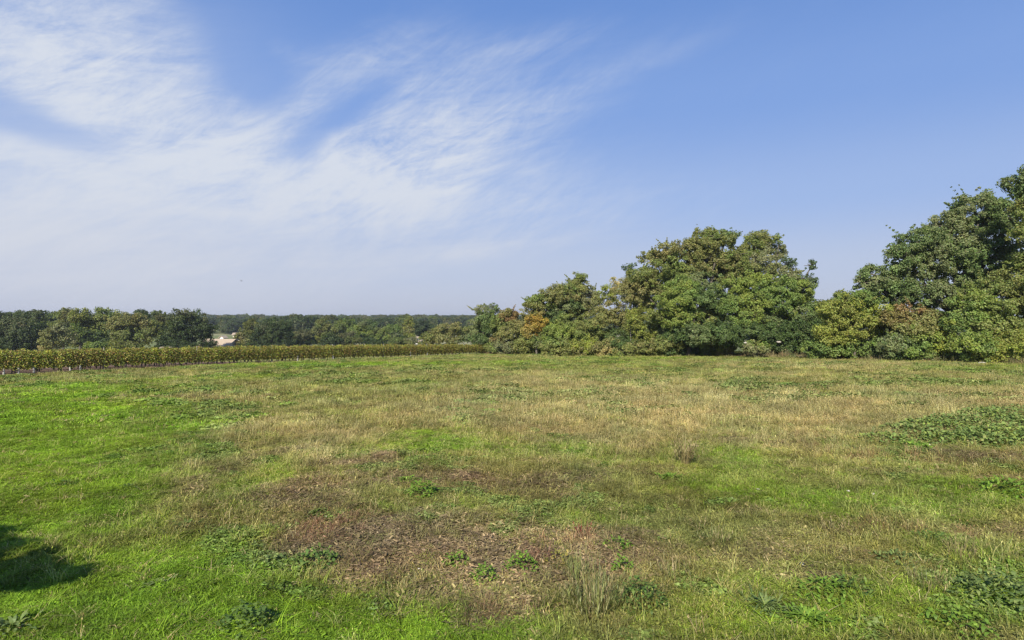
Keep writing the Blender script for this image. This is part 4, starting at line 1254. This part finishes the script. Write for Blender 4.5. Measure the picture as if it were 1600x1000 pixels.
def build_grass():
    kinds = [blades(20, .06, .04, .09, .006, .5, 1), blades(20, .06, .04, .09, .006, .6, 2),        # 0,1 short turf
             blades(16, .05, .07, .15, .0065, .55, 3, .1),                                           # 2 long grass
             small_leaves(34, .075, .05, .019, 4), small_leaves(20, .07, .045, .03, 5),                # 3 clover, 4 broad
             blades(14, .06, .14, .34, .004, .35, 6, .7),                                            # 5 dry stalks
             litter(50, .11, .038, 7), litter(40, .12, .06, 8),                                       # 6,7 litter
             blades(46, .22, .06, .14, .012, .5, 9), blades(46, .22, .06, .16, .013, .6, 10, .1),    # 8,9 far turf
             blades(44, .24, .11, .27, .009, .5, 11, .5),                                            # 10 far dry stalks
             small_leaves(60, .24, .09, .06, 12),                                                    # 11 far broad leaves
             litter(80, .3, .11, 13)]                                                                # 12 far litter
    P = []; I = []; Sc = []; Tc = []

    def zone(y0, y1, dens, big):
        xm = .9*y1+3
        n = int((y1-y0)*2*xm*dens)
        x = rng.uniform(-xm, xm, n); y = rng.uniform(y0, y1, n)
        k = np.abs(x) < .88*y+2.5
        dv = (x-VA[0])*VNRM[0]+(y-VA[1])*VNRM[1]
        k &= dv < -.35+.3*rng.random(n)
        x, y = x[k], y[k]; n = len(x)
        c, (lu, dr, li, re, ol) = mix_col(x, y)
        t = np.stack([lu, dr, li, re, ol], 1); t = t/t.sum(1, keepdims=True)
        cum = np.cumsum(t, 1); r = rng.random(n)[:, None]
        cl = (r > cum).sum(1).clip(0, 4)
        u = rng.random(n)
        if not big:
            ch = np.select([cl == 0, cl == 1, cl == 2, cl == 3], [
                np.select([u < .28, u < .52, u < .60, u < .92], [0, 1, 2, 3], 4),
                np.select([u < .4, u < .7], [5, 2], 7),
                np.select([u < .45, u < .85], [6, 7], 4),
                np.select([u < .5, u < .8], [6, 5], 4)],
                np.select([u < .25, u < .45, u < .55, u < .75, u < .87, u < .97], [0, 1, 2, 3, 4, 6], 5))
        else:
            ch = np.select([cl == 0, cl == 1, cl == 2, cl == 3], [
                np.select([u < .5, u < .8], [8, 9], 11),
                np.select([u < .7], [10], 9),
                np.select([u < .8], [12], 11),
                np.select([u < .6], [12], 10)],
                np.select([u < .3, u < .6, u < .75, u < .9], [8, 9, 11, 12], 10))
        cm = fbm(x, y, .55, 60, 3)*.6+fbm(x, y, 2.4, 61, 2)*.4
        clov = (cm > .615) & (rng.random(n) < .6) & (li < .5) & (lu < .75)
        ch = np.where(clov, np.where(u < .5, 3, 4) if not big else 11, ch)
        cols = np.stack([C_LUSH, C_DRY, C_LIT, C_RED, C_OLI])[cl]
        col = cols*.5+c*.5
        # slow drift of hue and tone across the field plus tuft-to-tuft variation
        g = (.70+.60*fbm(x, y, 2.2, 51))*(.68+.64*vnoise(x*2.7, y*2.7, 52))
        col = col*(g*rng.uniform(.6, 1.42, n))[:, None]
        col[:, 0] *= .85+.32*fbm(x, y, 1.3, 53)
        col[clov] = (np.array([.115, .195, .042])*.6+col[clov]*.4)*rng.uniform(.7, 1.35, (clov.sum(), 1))
        strawy = (rng.random(n) < .04) & ~clov
        col[strawy] = C_DRY*rng.uniform(.8, 1.2, (strawy.sum(), 1))
        sparse = (cl == 2) & (rng.random(n) < .25)
        k = ~sparse
        hn = (.22+.70*fbm(x, y, .9, 54))*np.where(ch == 5, .7, 1.0)*np.where(lu > .7, .8, 1.0)
        s = rng.uniform(.75, 1.3, n)*np.where(clov, 1.25, 1)
        hn = np.where(clov, hn+.35, hn)
        sv = np.stack([s, s, s*hn], 1)
        z = zg(x, y)+.085*(fbm(x, y, .5, 5, 3)-.5)
        P.append(np.stack([x, y, z], 1)[k]); I.append(ch[k]); Sc.append(sv[k]); Tc.append(np.clip(col[k], .01, .8))
    zone(3.6, 7.5, 1000, False)
    zone(7.5, 12, 640, False)
    zone(12, 19, 260, False)
    zone(15, 30, 34, True)
    zone(30, 50, 16, True)
    zone(50, 76, 9, True)
    P = np.concatenate(P); I = np.concatenate(I); Sc = np.concatenate(Sc); Tc = np.concatenate(Tc)
    print('grass tufts', len(P), VA, VB, VDIR, VNRM, [at(a, b)[1] for a, b in ((1600, 569), (1450, 565), (1270, 560), (1100, 556))])
    n = len(P)
    scatter('field_grass', P, I, rng.uniform(0, 6.28, n), Sc, kinds, Tc, rng.normal(0, .1, (n, 2)),
            'patchy rough grass, clover, straw and litter covering the whole field', 'grass')
    # rank grass along the hedge foot
    edge = [at(px, py) for px, py in ((745, 553.5), (860, 553.5), (960, 553.5), (1100, 556.5), (1270, 560.5), (1450, 564.5), (1600, 568.5), (1700, 572))]
    Q = []
    for a, b in zip(edge[:-1], edge[1:]):
        L_ = np.linalg.norm((b-a)[:2]); m_ = int(L_*16)
        t = rng.random(m_)[:, None]; p = a+(b-a)*t
        p[:, 1] += rng.uniform(-.3, 1.6, m_); p[:, 0] += rng.uniform(-.4, .4, m_)
        Q.append(p)
    Q = np.concatenate(Q); Q[:, 2] = zg(Q[:, 0], Q[:, 1])
    m_ = len(Q)
    pick = rng.choice([9, 10, 10, 11], m_)
    cc = np.array([[.33, .27, .14], [.22, .19, .09], [.16, .17, .06], [.12, .14, .05], [.25, .17, .10]])[rng.integers(5, size=m_)]
    s = rng.uniform(1.1, 2.2, m_)
    scatter('rank_grass', Q, pick, rng.uniform(0, 6.28, m_), np.stack([s*.9, s*.9, s*rng.uniform(.7, 1.4, m_)], 1), kinds, cc, None,
            'tall straw-coloured rank grass along the foot of the hedge', 'grass')


build_grass()

# ------------------------------------------------------------------ the tree left of the view whose shadow falls in the corner
def shadow_tree():
    g = at(-70, 872)
    h = 2.6
    c0 = g+sdir*(h/sdir[2])
    bx, by = c0[0], c0[1]
    bz = float(zg(bx, by))
    lobes = []
    for (px, py, r, rz, hh) in [(-170, 884, .75, .5, 2.9), (-45, 872, .40, .3, 2.6), (-70, 850, .36, .25, 3.2), (62, 896, .26, .16, 2.3), (98, 903, .20, .1, 2.5), (15, 893, .33, .2, 2.2), (130, 901, .10, .05, 2.7)]:
        q = at(px, py); q = q+sdir*(hh/sdir[2])
        lobes.append((q-np.array([bx, by, bz]), (r, r, rz), 'oak', 1.5))
    e = empty('small_tree', (bx, by, bz), 'small tree outside the left edge, casting the shadow in the lower left corner', 'tree')
    V, Fc, K = clump_leaves(lobes, .1, 1.3, .3)
    mobj('crown', mesh_np('crown', V, Fc, 4, K, M_LEAF), e)
    V, Fc = limbs((0, 0, 0), lobes, .08, 3)
    mobj('trunk', mesh_np('trunk', V, Fc, 4, None, M_BARK, True), e)


shadow_tree()

# a bird far off over the valley
def bird():
    p = P3(377, 439, 140)
    V = np.array([(-.55, 0, .12), (-.28, .05, .2), (-.05, .1, .05), (.05, .1, .05), (.28, .05, .2), (.55, 0, .12), (.25, -.08, .17), (.05, -.1, .03), (-.05, -.1, .03), (-.25, -.08, .17)])
    Fc = np.array([(0, 1, 9, 0), (1, 2, 8, 9), (2, 3, 7, 8), (3, 4, 6, 7), (4, 5, 6, 4)])
    Fc[0] = (0, 1, 9, 0)
    V2, F2 = tube([(0, -.28, .0), (0, -.12, .02), (0, .08, .03), (0, .22, .05), (0, .28, .04)], [.02, .06, .07, .04, .01], 6)
    V, Fc = join([(V, Fc[1:4]), (V2, F2)])
    o = mobj('bird', mesh_np('bird', V, Fc, 4, None, M_DARK), loc=tuple(p))
    o.rotation_euler = (.2, .3, 1.0)
    tag(o, 'tiny dark bird flying far off in the left part of the sky', 'bird')


bird()

# ------------------------------------------------------------------ haze
HAZE = 0.00026
if HAZE:
    V, Fc = box(-2700, 2700, -400, 2700, -16, 19.5)
    mt, nt, N, L = new_mat('haze')
    v = N('ShaderNodeVolumePrincipled')
    v.inputs['Color'].default_value = (.80, .87, .97, 1)
    v.inputs['Density'].default_value = HAZE
    v.inputs['Anisotropy'].default_value = .2
    o_ = N('ShaderNodeOutputMaterial'); L(v.outputs[0], o_.inputs['Volume'])
    o = mobj('haze', mesh_np('haze', V, Fc, 4, None, mt))
    tag(o, 'thin pale haze softening the woods across the valley', 'haze', kind='stuff')
